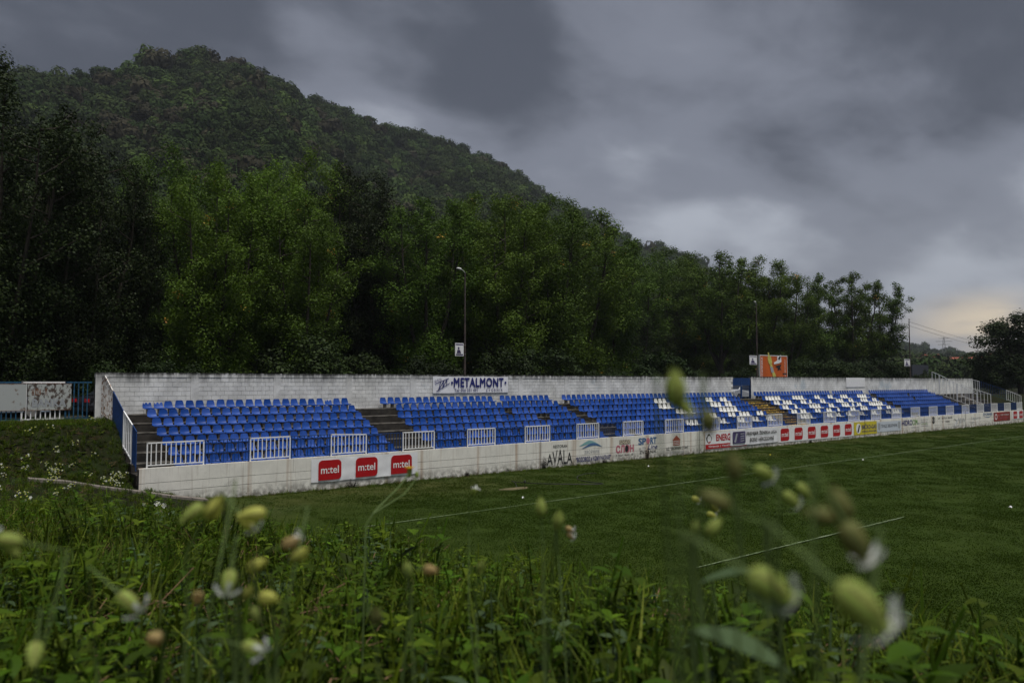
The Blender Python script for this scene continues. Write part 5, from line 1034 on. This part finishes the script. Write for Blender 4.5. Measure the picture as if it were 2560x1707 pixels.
def weed_proto(seed, h, nl, L_, W_, m, rosette=False):
    rg = random.Random(seed); mb = MB(); 
    if not rosette: mb.tube([(0, 0, -.02), (.01, .005, h * .5), (rg.uniform(-.03, .03), rg.uniform(-.03, .03), h)], [.0028, .0024, .0014], 4)
    for k in range(nl):
        a = k * 2.4 + rg.uniform(-.4, .4); z = 0.01 if rosette else h * (.15 + .8 * k / nl); e = rg.uniform(.25, .9) if rosette else rg.uniform(.1, .8)
        leaf_shape(mb, (0, 0, z), (math.cos(a), math.sin(a), e), (0, 0, 1), L_ * rg.uniform(.7, 1.2) * (1 if rosette else 1 - .4 * k / nl), W_ * rg.uniform(.8, 1.2), rg.uniform(.1, .45))
    me = mb.mesh('weed', [m]); return me
def flower_head_proto(seed, h, n, scale=1.0):
    """small campion seen from afar"""
    rg = random.Random(seed); mb = MB(); mb.tube([(0, 0, -.02), (.02, 0, h * .6), (.03, .02, h)], [.003, .0025, .0015], 4)
    for k in range(6): a = k * 1.9; leaf_shape(mb, (.01, 0, h * (.1 + .1 * k)), (math.cos(a), math.sin(a), .4), (0, 0, 1), .05, .014)
    for k in range(n):
        a = rg.uniform(0, 6.28); r = rg.uniform(.02, .10); c = Vector((.03 + r * math.cos(a), .02 + r * math.sin(a), h + rg.uniform(-.10, .05))); mb.cur = 0; mb.tube([(.025, .01, h - .08), tuple(c)], .0012, 3, False)
        d = Vector((math.cos(a), math.sin(a), rg.uniform(-.5, .3))).normalized(); mb.cur = 1; Lc = .017 * scale
        mb.tube([c, c + d * Lc * .3, c + d * Lc * .7, c + d * Lc], [.003, .0085 * scale, .0085 * scale, .004], 6)
        if rg.random() < .75:
            mb.cur = 2; e = c + d * Lc; s = d.cross(Vector((0, 0, 1))).normalized(); u = s.cross(d)
            for j in range(5):
                t = j * 1.2566; v = s * math.cos(t) + u * math.sin(t); w = d.cross(v); mb.face([e, e + v * .012 * scale + w * .006 * scale + d * .004, e + v * .016 * scale + d * .004, e + v * .012 * scale - w * .006 * scale + d * .004])
    return mb.mesh('campion_far', [MT['weed'], MT['calyx'], MT['petal']])
def dry_proto(seed):
    rg = random.Random(seed); mb = MB()
    for k in range(7): a = rg.uniform(0, 6.28); L_ = rg.uniform(.08, .22); mb.tube([(0, 0, 0), (math.cos(a) * L_ * .5, math.sin(a) * L_ * .5, rg.uniform(.02, .08)), (math.cos(a) * L_, math.sin(a) * L_, rg.uniform(0, .1))], [.0018, .0015, .0008], 3, False)
    for k in range(3): a = rg.uniform(0, 6.28); leaf_shape(mb, (0, 0, .02), (math.cos(a), math.sin(a), .3), (0, 0, 1), .06, .02, .5)
    return mb.mesh('dry', MT['dry'])
def near_grass():
    rng = np.random.default_rng(21); G = [blade_tuft(300 + k, 30, .08, .21, .0042, .05, MT['grass'], .6) for k in range(4)] + [blade_tuft(310 + k, 16, .09, .20, .0065, .04, MT['grass'], .75) for k in range(2)]
    W = [weed_proto(320, .15, 13, .055, .015, MT['weed']), weed_proto(321, .18, 16, .046, .013, MT['weed']), weed_proto(322, 0, 9, .11, .032, MT['weed'], True), weed_proto(323, 0, 8, .09, .03, MT['weed'], True), weed_proto(324, .15, 12, .045, .016, MT['weed_grey']), weed_proto(325, .12, 14, .035, .014, MT['weed'])]
    D = [dry_proto(330), dry_proto(331)]; protos = G + W + D
    P, I, S, Rt = [], [], [], []
    def add(x, y, i, s, tilt=.12):
        P.append((x, y, gz1(x, y) - .035)); I.append(i); S.append((s, s, s * rng.uniform(.85, 1.15))); Rt.append((rng.normal() * tilt, rng.normal() * tilt, rng.uniform(0, 6.28)))
    vaz = math.degrees(YAW)
    for (r0, r1, n, s0, s1) in ((.32, .75, 210, 1.05, 1.45), (.70, 2.0, 2300, .85, 1.3), (2.0, 4.5, 5600, .95, 1.4), (4.5, 9.0, 5200, 1.0, 1.5), (9.0, 18.0, 5600, 1.0, 1.4), (18, 33, 6000, 1.0, 1.5)):
        k = 0
        while k < n:
            a = vaz + rng.uniform(-52, 52); r = math.sqrt(rng.uniform(r0 * r0, r1 * r1)); x, y = r * math.cos(R_(a)), r * math.sin(R_(a))
            if r > 4.5 and x > 10.5: k += .25; continue
            if y > 31.2 and x > 7.9: k += .25; continue
            if 30.25 < y < 31.0 and 4.3 < x < 10.5: k += .25; continue
            k += 1; u = rng.random(); s = rng.uniform(s0, s1)
            patch = .5 + .5 * math.sin(x * 1.7 + 1.3) * math.sin(y * 1.3 + x * .6)
            hole = math.sin(x * 3.9 + y * 1.1) * math.sin(y * 3.3 - x * 2.3 + 1) + .6 * math.sin(x * 7.7 - y * 5.1)
            if hole > .55 and rng.random() < .75: continue
            if hole < -.6: s *= 1.25
            if u < .50 - .28 * patch: i = int(rng.integers(0, 6))
            elif u < .94: i = 6 + int(rng.choice([0, 0, 0, 1, 1, 1, 2, 3, 5, 5, 5, 4]))
            else: i = 12 + int(rng.integers(0, 2))
            if x > 8.2: s *= .55
            if r < .75: i = int(rng.choice([6, 7, 7, 11, 10, 11])); s = min(s, 1.15)
            elif rng.random() < .18: s *= .6
            add(x, y, i, s)
    # bank below the left fence
    for _ in range(5200):
        x, y = rng.uniform(-4, 8.0), rng.uniform(31.3, 37.6); add(x, y, int(rng.choice([0, 1, 2, 3, 4, 6, 7, 8, 9, 11, 12])), rng.uniform(.8, 1.7))
    scatter('bank_grass', 'rough grass and leafy weeds covering the near bank', 'grass', P, protos, I, Rt, S)
    # small white campion flowers scattered over the bank
    F_ = [flower_head_proto(340 + k, .30, 7, 1.6) for k in range(4)]; P, I, S, Rt = [], [], [], []
    for (xc, yc, sx, sy, n) in ((3.0, 22, .5, 1.2, 3), (4.4, 26.5, .5, 1.0, 3), (4.9, 31.6, .45, .4, 8), (7.2, 31.4, .35, .4, 9), (6.2, 32.3, .5, .4, 4), (3.2, 30.5, 1.0, 1.2, 6), (5.6, 33.2, 1.0, .7, 4), (3.2, 12, 1.0, 3.0, 7)):
        for _ in range(n):
            x, y = xc + rng.normal() * sx, yc + rng.normal() * sy; s = rng.uniform(.8, 1.3) * (1.35 if y > 16 else 1.0)
            if x > 7.9 and y > 31: continue
            P.append((x, y, gz1(x, y) - .02)); I.append(int(rng.integers(0, 4))); S.append((s, s, s * .8)); Rt.append((rng.normal() * .2, rng.normal() * .2, rng.uniform(0, 6.28)))
    scatter('wild_flowers', 'small pale bladder campion flowers dotted over the left bank', 'flowers', P, F_, I, Rt, S)
    # fringe of weeds along the foot of the front wall and turf blades beside it
    T = [blade_tuft(350 + k, 22, .04, .16, .007, .07, MT['grass'], .6) for k in range(3)] + [weed_proto(353, .14, 9, .06, .02, MT['weed']), dry_proto(354)]; P, I, S, Rt = [], [], [], []
    for _ in range(2600):
        x = 8.3 + (94 * rng.random() ** 1.5); y = FW_Y - .03 - abs(rng.normal()) * .16; s = rng.uniform(.5, 1.4) * (1.6 if rng.random() < .05 else 1)
        P.append((x, y, gz1(x, y) * (1 if x < 9.4 else 0) - .02 + (.20 * max(0, 1 - (x - 9.4) / 4) ** 2 if x >= 9.4 else 0))); I.append(int(rng.choice([0, 1, 2, 0, 1, 2, 3, 4]))); S.append((s, s, s)); Rt.append((rng.normal() * .15, rng.normal() * .15, rng.uniform(0, 6.28)))
    scatter('wall_weeds', 'low fringe of weeds along the foot of the retaining wall', 'weeds', P, T, I, Rt, S)
near_grass()
def turf():
    rng = np.random.default_rng(77); protos = []
    for k in range(4):
        n = 70; P = np.zeros((n, 3)); a = rng.random(n) * 6.28; r = .34 * np.sqrt(rng.random(n)); P[:, 0] = r * np.cos(a); P[:, 1] = r * np.sin(a); h = rng.uniform(.012, .032, n); b = rng.random(n) * 6.28; w = rng.uniform(.006, .012, n); lean = rng.normal(size=(n, 2)) * .5
        V = np.zeros((n, 3, 3)); V[:, 0] = P; V[:, 1] = P; V[:, 2] = P; V[:, 0, 0] -= w * np.cos(b); V[:, 0, 1] -= w * np.sin(b); V[:, 1, 0] += w * np.cos(b); V[:, 1, 1] += w * np.sin(b); V[:, 2, 0] += lean[:, 0] * h; V[:, 2, 1] += lean[:, 1] * h; V[:, 2, 2] += h
        protos.append(mesh_np('turf_patch', V.reshape(-1, 3), np.arange(n * 3).reshape(n, 3), MT['turfblade']))
    P, I, S, Rt = [], [], [], []
    for _ in range(34000):
        d = rng.random() ** 1.3 * 95 + 9; az = R_(rng.uniform(12, 78)); x, y = d * math.cos(az), d * math.sin(az)
        if not (9.6 < x < 120 and -6 < y < 31.35): continue
        s = rng.uniform(.7, 1.3) * (1 + d * .008); m = math.sin(x * .35 + 1.1 * math.sin(y * .4)) * math.sin(y * .5 + x * .13)
        if m > .7 and rng.random() < .4: continue
        if abs(y - (22.55 + (x - 12.6) * .0152)) < .25 and rng.random() < .7: continue
        P.append((x, y, .0 + .20 * max(0, 1 - (x - 9.4) / 4) ** 2 - .002)); I.append(int(rng.integers(0, 4))); S.append((s, s, s * rng.uniform(.6, 1.3))); Rt.append((0, 0, rng.random() * 6.28))
    scatter('turf_blades', 'short mown blades of the football pitch', 'grass', P, protos, I, Rt, S)
turf()
# dark dead weeds standing against the wall
for k, (x, h, w, lab) in enumerate(((16.9, .48, .34, 'dark dead weed clump under the m:tel banner'), (28.45, .85, .20, 'tall dark dead weed left of the AVALA lettering'), (36.95, .9, .15, 'dark dead weed in front of the SPORT lettering'), (33.1, .30, .14, 'small dark dead weed under the wave emblem'), (55.9, .30, .12, 'small dark weed under the long m:tel board'), (23.3, .26, .14, 'low dark weed on the plain stretch of wall'))):
    rg = random.Random(k + 90); mb = MB()
    for q in range(46): a = rg.uniform(-w, w) * .9; b = rg.uniform(-w, w); hh = h * rg.uniform(.4, 1) * (1 - .6 * abs(a) / w); mb.tube([(a * .5, -abs(b) * .3, 0), (a, -abs(b) * .5, hh * .6), (a * 1.2 + rg.uniform(-.04, .04), -abs(b) * .5, hh)], [.007, .005, .002], 3, False)
    for q in range(60): a = rg.uniform(-w, w); leaf_shape(mb, (a, -.05 - rg.random() * .08, h * rg.random() * .85 * (1 - .5 * abs(a) / w)), (rg.uniform(-1, 1), rg.uniform(-1, .2), rg.uniform(-.6, .8)), (0, .3, 1), .07, .035, .3)
    tag(mb.build('dead_weed', mat('dead_weed_brown_%d' % k, (0.032, 0.026, 0.019), .95, .3, 20.0), None, (x, FW_Y - .06, 0.0 if x > 13.5 else .02)), lab, 'weed')

# ------------------------------------------------------------------ bladder campion plants close to the camera
def calyx(par, pos, d, L_, kind, petals=0, W_=.62, seed=0):
    rg = random.Random(seed); d = Vector(d).normalized(); q = d.to_track_quat('Z', 'Y'); mb = MB(); mb.smooth = True; n = 20; rows = []
    for t, r in ((0, .10), (.04, .28), (.14, .42), (.32, .50), (.55, .49), (.75, .40), (.90, .26), (1.0, .20)):
        rows.append([pos + q @ Vector((r * W_ * L_ * (1 + .035 * math.cos(5 * (2 * math.pi * j / n))) * math.cos(2 * math.pi * j / n), r * W_ * L_ * math.sin(2 * math.pi * j / n), (t - .5) * L_)) for j in range(n)])
    mb.grid(rows, True); mb.m = [1 if (k % n) % 4 == 0 else 0 for k in range(len(mb.f))]; mb.face(rows[0][::-1]); o = mb.build('calyx', [MT[kind], MT['vein']], par, tuple(-Vector(par.location)))
    end = pos + d * L_ * .5; mb = MB(); mb.smooth = True
    for j in range(5):      # calyx teeth
        v = q @ Vector((math.cos(j * 1.2566), math.sin(j * 1.2566), 0)); w = d.cross(v); r = W_ * L_ * .19; mb.face([end + v * r + w * r * .55, end + v * r * 1.1 + d * L_ * .12, end + v * r - w * r * .55])
    mb.build('calyx_tooth', MT[kind], o)
    for j in range(petals):
        v = q @ Vector((math.cos(j * 1.2566 + .6), math.sin(j * 1.2566 + .6), 0)); w = d.cross(v).normalized(); mb = MB(); mb.smooth = True; pl = L_ * rg.uniform(.42, .58); bend = rg.uniform(.2, .9)
        for s in (-1, 1):   # each petal is cleft in two lobes
            b0 = end + d * L_ * .02; t1 = (v * .9 + w * s * .42 - d * bend * .5); c1 = b0 + v * pl * .35 + d * pl * .2
            mb.grid([[b0, b0 + w * s * pl * .06], [c1 + w * s * pl * .02, c1 + w * s * pl * .22], [b0 + t1 * pl * .75 + d * pl * .16, b0 + t1 * pl * .8 + w * s * pl * .40 + d * pl * .1], [b0 + t1 * pl * 1.05 + w * s * pl * .04, b0 + t1 * pl * 1.0 + w * s * pl * .26]])
        mb.build('petal', MT['petal'], o)
    return o
def campion(label, root_px, flowers, leaves=4, seed=1, lean=None, stem_r=.0009):
    """flowers: (x, y, depth, length, kind, petals, direction (right, up, toward camera))"""
    rg = random.Random(seed); fl = [(at_d(x, y, dd), dd, L_ * .84, kd, pt, dv) for x, y, dd, L_, kd, pt, dv in flowers]
    cx = sum((p for p, *_ in fl), Vector()) / len(fl); rx, ry = (cx.x, cx.y) if root_px is None else root_px
    r = empty('campion_plant', (rx, ry, gz1(rx, ry) - .02)); tag(r, label, 'wildflower', 'campion plants close to the camera'); base = Vector(r.location); off = tuple(-base)
    fork = base.lerp(cx, .62) + Vector((rg.uniform(-.01, .01), rg.uniform(-.01, .01), 0)); mb = MB(); mb.tube([base, base.lerp(fork, .5) + Vector((rg.uniform(-.012, .012), rg.uniform(-.012, .012), 0)), fork], [stem_r * 1.5, stem_r * 1.3, stem_r * 1.1], 7); mb.build('stem', MT['stem'], r, off)
    for k, (p, dd, L_, kd, pt, dv) in enumerate(fl):
        d = (_R * dv[0] + _U * dv[1] - _F * dv[2]).normalized(); b = p - d * L_ * .5; ctl = b - d * L_ * 1.6; mb = MB(); mid = fork.lerp(ctl, .55) + Vector((0, 0, .012)); mb.tube([fork, mid, ctl, b], [stem_r, stem_r * .85, stem_r * .7, stem_r * .6], 6); mb.build('stalk', MT['stem'], r, off); calyx(r, p, d, L_, kd, pt, seed=seed * 31 + k)
    for k in range(leaves):
        t = .25 + .7 * k / max(1, leaves); c = base.lerp(fork, t); a = rg.uniform(0, 6.28)
        for s in (0, math.pi): mb = MB(); leaf_shape(mb, c, (math.cos(a + s), math.sin(a + s), .45), (0, 0, 1), rg.uniform(.035, .06), rg.uniform(.012, .02), .35); mb.build('leaf', MT['weed_grey'], r, off)
    return r
Y_, G_, O_, T_ = 'calyx', 'calyx_green', 'calyx_olive', 'calyx_tan'
campion('campion with two yellow-green bladders in the upper left of the foreground', None, [(483, 1282, .46, .017, G_, 0, (-.6, -.5, .3)), (535, 1270, .46, .018, Y_, 0, (.5, .7, .2))], 4, 1)
campion('campion with a level yellow bladder and small white petals, left foreground', None, [(632, 1286, .46, .018, Y_, 0, (-.9, -.1, .2)), (620, 1306, .47, .014, Y_, 3, (.7, -.7, .2))], 4, 2)
campion('campion with a cream and a green bladder, right of the left foreground group', None, [(728, 1356, .47, .014, T_, 2, (.9, .3, 0)), (748, 1386, .47, .016, Y_, 0, (.7, .5, .4))], 4, 3)
campion('campion with one pointed yellow-green bladder above the white flower', None, [(641, 1413, .48, .015, Y_, 0, (.8, .5, .1))], 4, 4)
campion('campion with an open white five-petalled flower, left foreground', None, [(572, 1452, .45, .016, G_, 5, (.05, -.75, .6)), (620, 1480, .47, .011, Y_, 0, (.4, .5, .2))], 4, 5)
campion('campion with a tan bladder left of the open white flower', None, [(495, 1492, .46, .0135, T_, 0, (.3, .4, .8))], 4, 6)
campion('campion with a yellow bladder and a bud right of the open white flower', None, [(671, 1494, .46, .016, Y_, 0, (.7, .1, .4)), (640, 1535, .47, .012, G_, 0, (.5, -.6, .3))], 4, 7)
campion('campion with a long green bladder trailing a white petal, far left foreground', None, [(322, 1504, .44, .018, G_, 3, (.75, -.6, .1))], 4, 8)
campion('campion with an orange-tan bladder low in the left foreground', None, [(386, 1596, .42, .0155, T_, 0, (.2, .2, .9))], 3, 9)
campion('campion with a green bladder and side petals near the bottom of the photo', None, [(632, 1620, .43, .016, G_, 3, (.9, -.1, .3))], 3, 10)
campion('campion with a round green bladder in the lower left corner', None, [(86, 1634, .40, .0155, G_, 0, (.3, -.6, .7))], 3, 11)
campion('campion with a blurred green bladder at the left edge', None, [(22, 1350, .40, .016, G_, 1, (-.7, .2, .2)), (30, 1368, .41, .012, G_, 0, (.6, -.6, .2))], 3, 12)
campion('campion with a pink-tan bladder in the centre foreground', None, [(1076, 1424, .52, .0135, T_, 0, (.7, .1, .6))], 3, 13)
campion('campion with a pale upright bladder left of the pink one', None, [(1018, 1423, .55, .014, G_, 0, (-.1, .9, .2))], 3, 14)
campion('campion with a grey-green bladder low in the centre', None, [(940, 1540, .48, .0145, O_, 0, (.1, .8, .4))], 3, 15)
campion('campion with a small cream bladder in the middle of the foreground', None, [(1203, 1416, .7, .015, G_, 0, (.2, .7, .4))], 3, 16)
campion('campion with two thin green buds above the centre grass', None, [(1352, 1268, .60, .017, G_, 0, (-.05, .9, 0)), (1396, 1300, .56, .016, G_, 0, (.1, .8, .2))], 2, 17)
campion('campion with a small nodding white head rising above the centre grass', None, [(1186, 1228, 1.0, .014, G_, 2, (.2, .4, .5))], 2, 25)
campion('campion with two fringed cream flowers beside the penalty line', None, [(1424, 1322, .95, .013, T_, 5, (.8, -.3, .4)), (1426, 1338, .95, .013, T_, 5, (.7, -.5, .4))], 2, 18)
campion('tall campion whose big green bladder stands against the seats', None, [(1687, 972, .30, .0165, G_, 0, (-.05, .97, .1)), (1712, 1018, .31, .010, G_, 4, (.5, -.6, .3)), (1772, 1055, .30, .011, O_, 0, (.1, -.9, 0))], 3, 19)
campion('campion with a dark green bladder in front of the touchline', None, [(1835, 1166, .28, .012, O_, 0, (-.1, .9, .1)), (1790, 1250, .28, .013, O_, 0, (-.8, .4, 0))], 3, 20)
campion('campion with two green bladders and white petals in front of the pitch', None, [(1908, 1180, .44, .0135, G_, 5, (.8, -.4, .1)), (1976, 1246, .44, .012, G_, 4, (.7, -.6, .1)), (2008, 1226, .45, .012, G_, 0, (.6, -.7, 0))], 4, 21)
campion('campion with a sharper cluster of small bladders and white petals left of the penalty line', None, [(1740, 1248, 1.05, .014, Y_, 4, (.7, -.3, .3)), (1786, 1270, 1.05, .014, Y_, 2, (.6, -.7, .2)), (1778, 1286, 1.06, .014, Y_, 4, (.9, -.3, .2))], 5, 22)
campion('campion with two blurred green buds below the sharp white cluster', None, [(1740, 1318, .42, .010, G_, 0, (.1, .8, .1)), (1784, 1318, .42, .0135, G_, 0, (.5, .7, .1))], 4, 23)
campion('large blurred campion with a row of olive bladders at the right', None, [(2098, 1258, .27, .0145, O_, 0, (-.4, .8, 0)), (2052, 1288, .27, .012, O_, 0, (-.9, .2, 0)), (2135, 1352, .26, .0165, O_, 3, (.45, -.85, 0)), (2150, 1512, .235, .021, G_, 4, (.72, -.66, .1)), (1922, 1462, .26, .0185, G_, 4, (.82, -.5, .1))], 5, 24, stem_r=.0012)
# yellow daisy-like flower on its long stalk
def hawkbit():
    p = at_d(1024, 1180, 1.25); rx, ry = at_d(905, 1330, 1.15).x, at_d(905, 1330, 1.15).y; r = empty('yellow_flower', (rx, ry, gz1(rx, ry) - .02)); tag(r, 'single yellow flower on a long thin stalk in front of the m:tel banner', 'wildflower'); off = tuple(-Vector(r.location)); b = Vector(r.location); mb = MB(); mb.tube([b, b.lerp(at_d(915, 1310, 1.15), .5), at_d(915, 1310, 1.15), at_d(938, 1276, 1.16), at_d(968, 1246, 1.18), at_d(998, 1216, 1.21), p], [.0016, .0015, .0014, .0013, .0012, .0011, .001], 6); mb.build('stem', MT['stem'], r, off)
    mb = MB(); mb.tube([p - Vector((0, 0, .008)), p, p + Vector((0, 0, .004))], [.002, .004, .0045], 8); mb.build('flower_base', MT['calyx_green'], r, off)
    for k in range(14): a = k * .449; mb = MB(); leaf_shape(mb, p + Vector((0, 0, .003)), (math.cos(a), math.sin(a), .9), (0, 0, 1), .011, .0035, .2); mb.build('petal', MT['dandelion'], r, off)
    q = at_d(1042, 1194, 1.25); mb = MB(); mb.tube([at_d(930, 1285, 1.15), at_d(1010, 1235, 1.2), q], [.0012, .001, .0008], 5); mb.build('side_stem', MT['stem'], r, off); mb = MB(); mb.tube([q, q + _U * .005, q + _U * .010], [.0015, .0035, .0012], 7); mb.build('bud', MT['calyx_green'], r, off)
hawkbit()
# broad grey-green leaves at the lower right
for k, (x, y, dd, L_, W_, dv, lab) in enumerate(((1800, 1590, .42, .034, .020, (.9, -.1, .3), 'broad grey-green leaf low in the right foreground'), (1790, 1440, .50, .026, .012, (.8, .4, .2), 'narrow folded grey-green leaf above the broad one'), (1930, 1520, .38, .026, .016, (-.5, .6, .4), 'blurred grey leaf beside the right foreground bladders'))):
    p = at_d(x, y, dd); r = empty('leafy_plant', (p.x, p.y, gz1(p.x, p.y) - .02)); tag(r, lab, 'plant'); off = tuple(-Vector(r.location)); d = _R * dv[0] + _U * dv[1] - _F * dv[2]; mb = MB(); leaf_shape(mb, p - d * L_ * .5, d, _U, L_ * 1.6, W_ * 1.5, .2); mb.build('leaf', MT['weed_grey'], r, off); mb = MB(); b = Vector(r.location); mb.tube([b, b.lerp(p, .6), p - d * L_ * .5], [.0028, .0022, .0014], 6); mb.build('stem', MT['stem'], r, off)

# ------------------------------------------------------------------ thin autumn haze in the valley
mb = MB(); mb.box(-3300, 3900, -3300, 3900, -1.2, 330); hz_o = mb.build('haze', None)
def haze_mat():
    m = bpy.data.materials.new('valley_haze'); m.use_nodes = True; nt = m.node_tree; nt.nodes.clear(); v = nt.nodes.new('ShaderNodeVolumePrincipled'); o = nt.nodes.new('ShaderNodeOutputMaterial'); nt.links.new(v.outputs[0], o.inputs['Volume'])
    v.inputs['Color'].default_value = (0.80, 0.86, 0.95, 1); v.inputs['Density'].default_value = HAZE; v.inputs['Anisotropy'].default_value = 0.2; return m
HAZE = 0.00013
hz_o.data.materials.clear(); hz_o.data.materials.append(haze_mat()); tag(hz_o, 'thin pale haze lying in the whole valley', 'haze', kind='stuff')
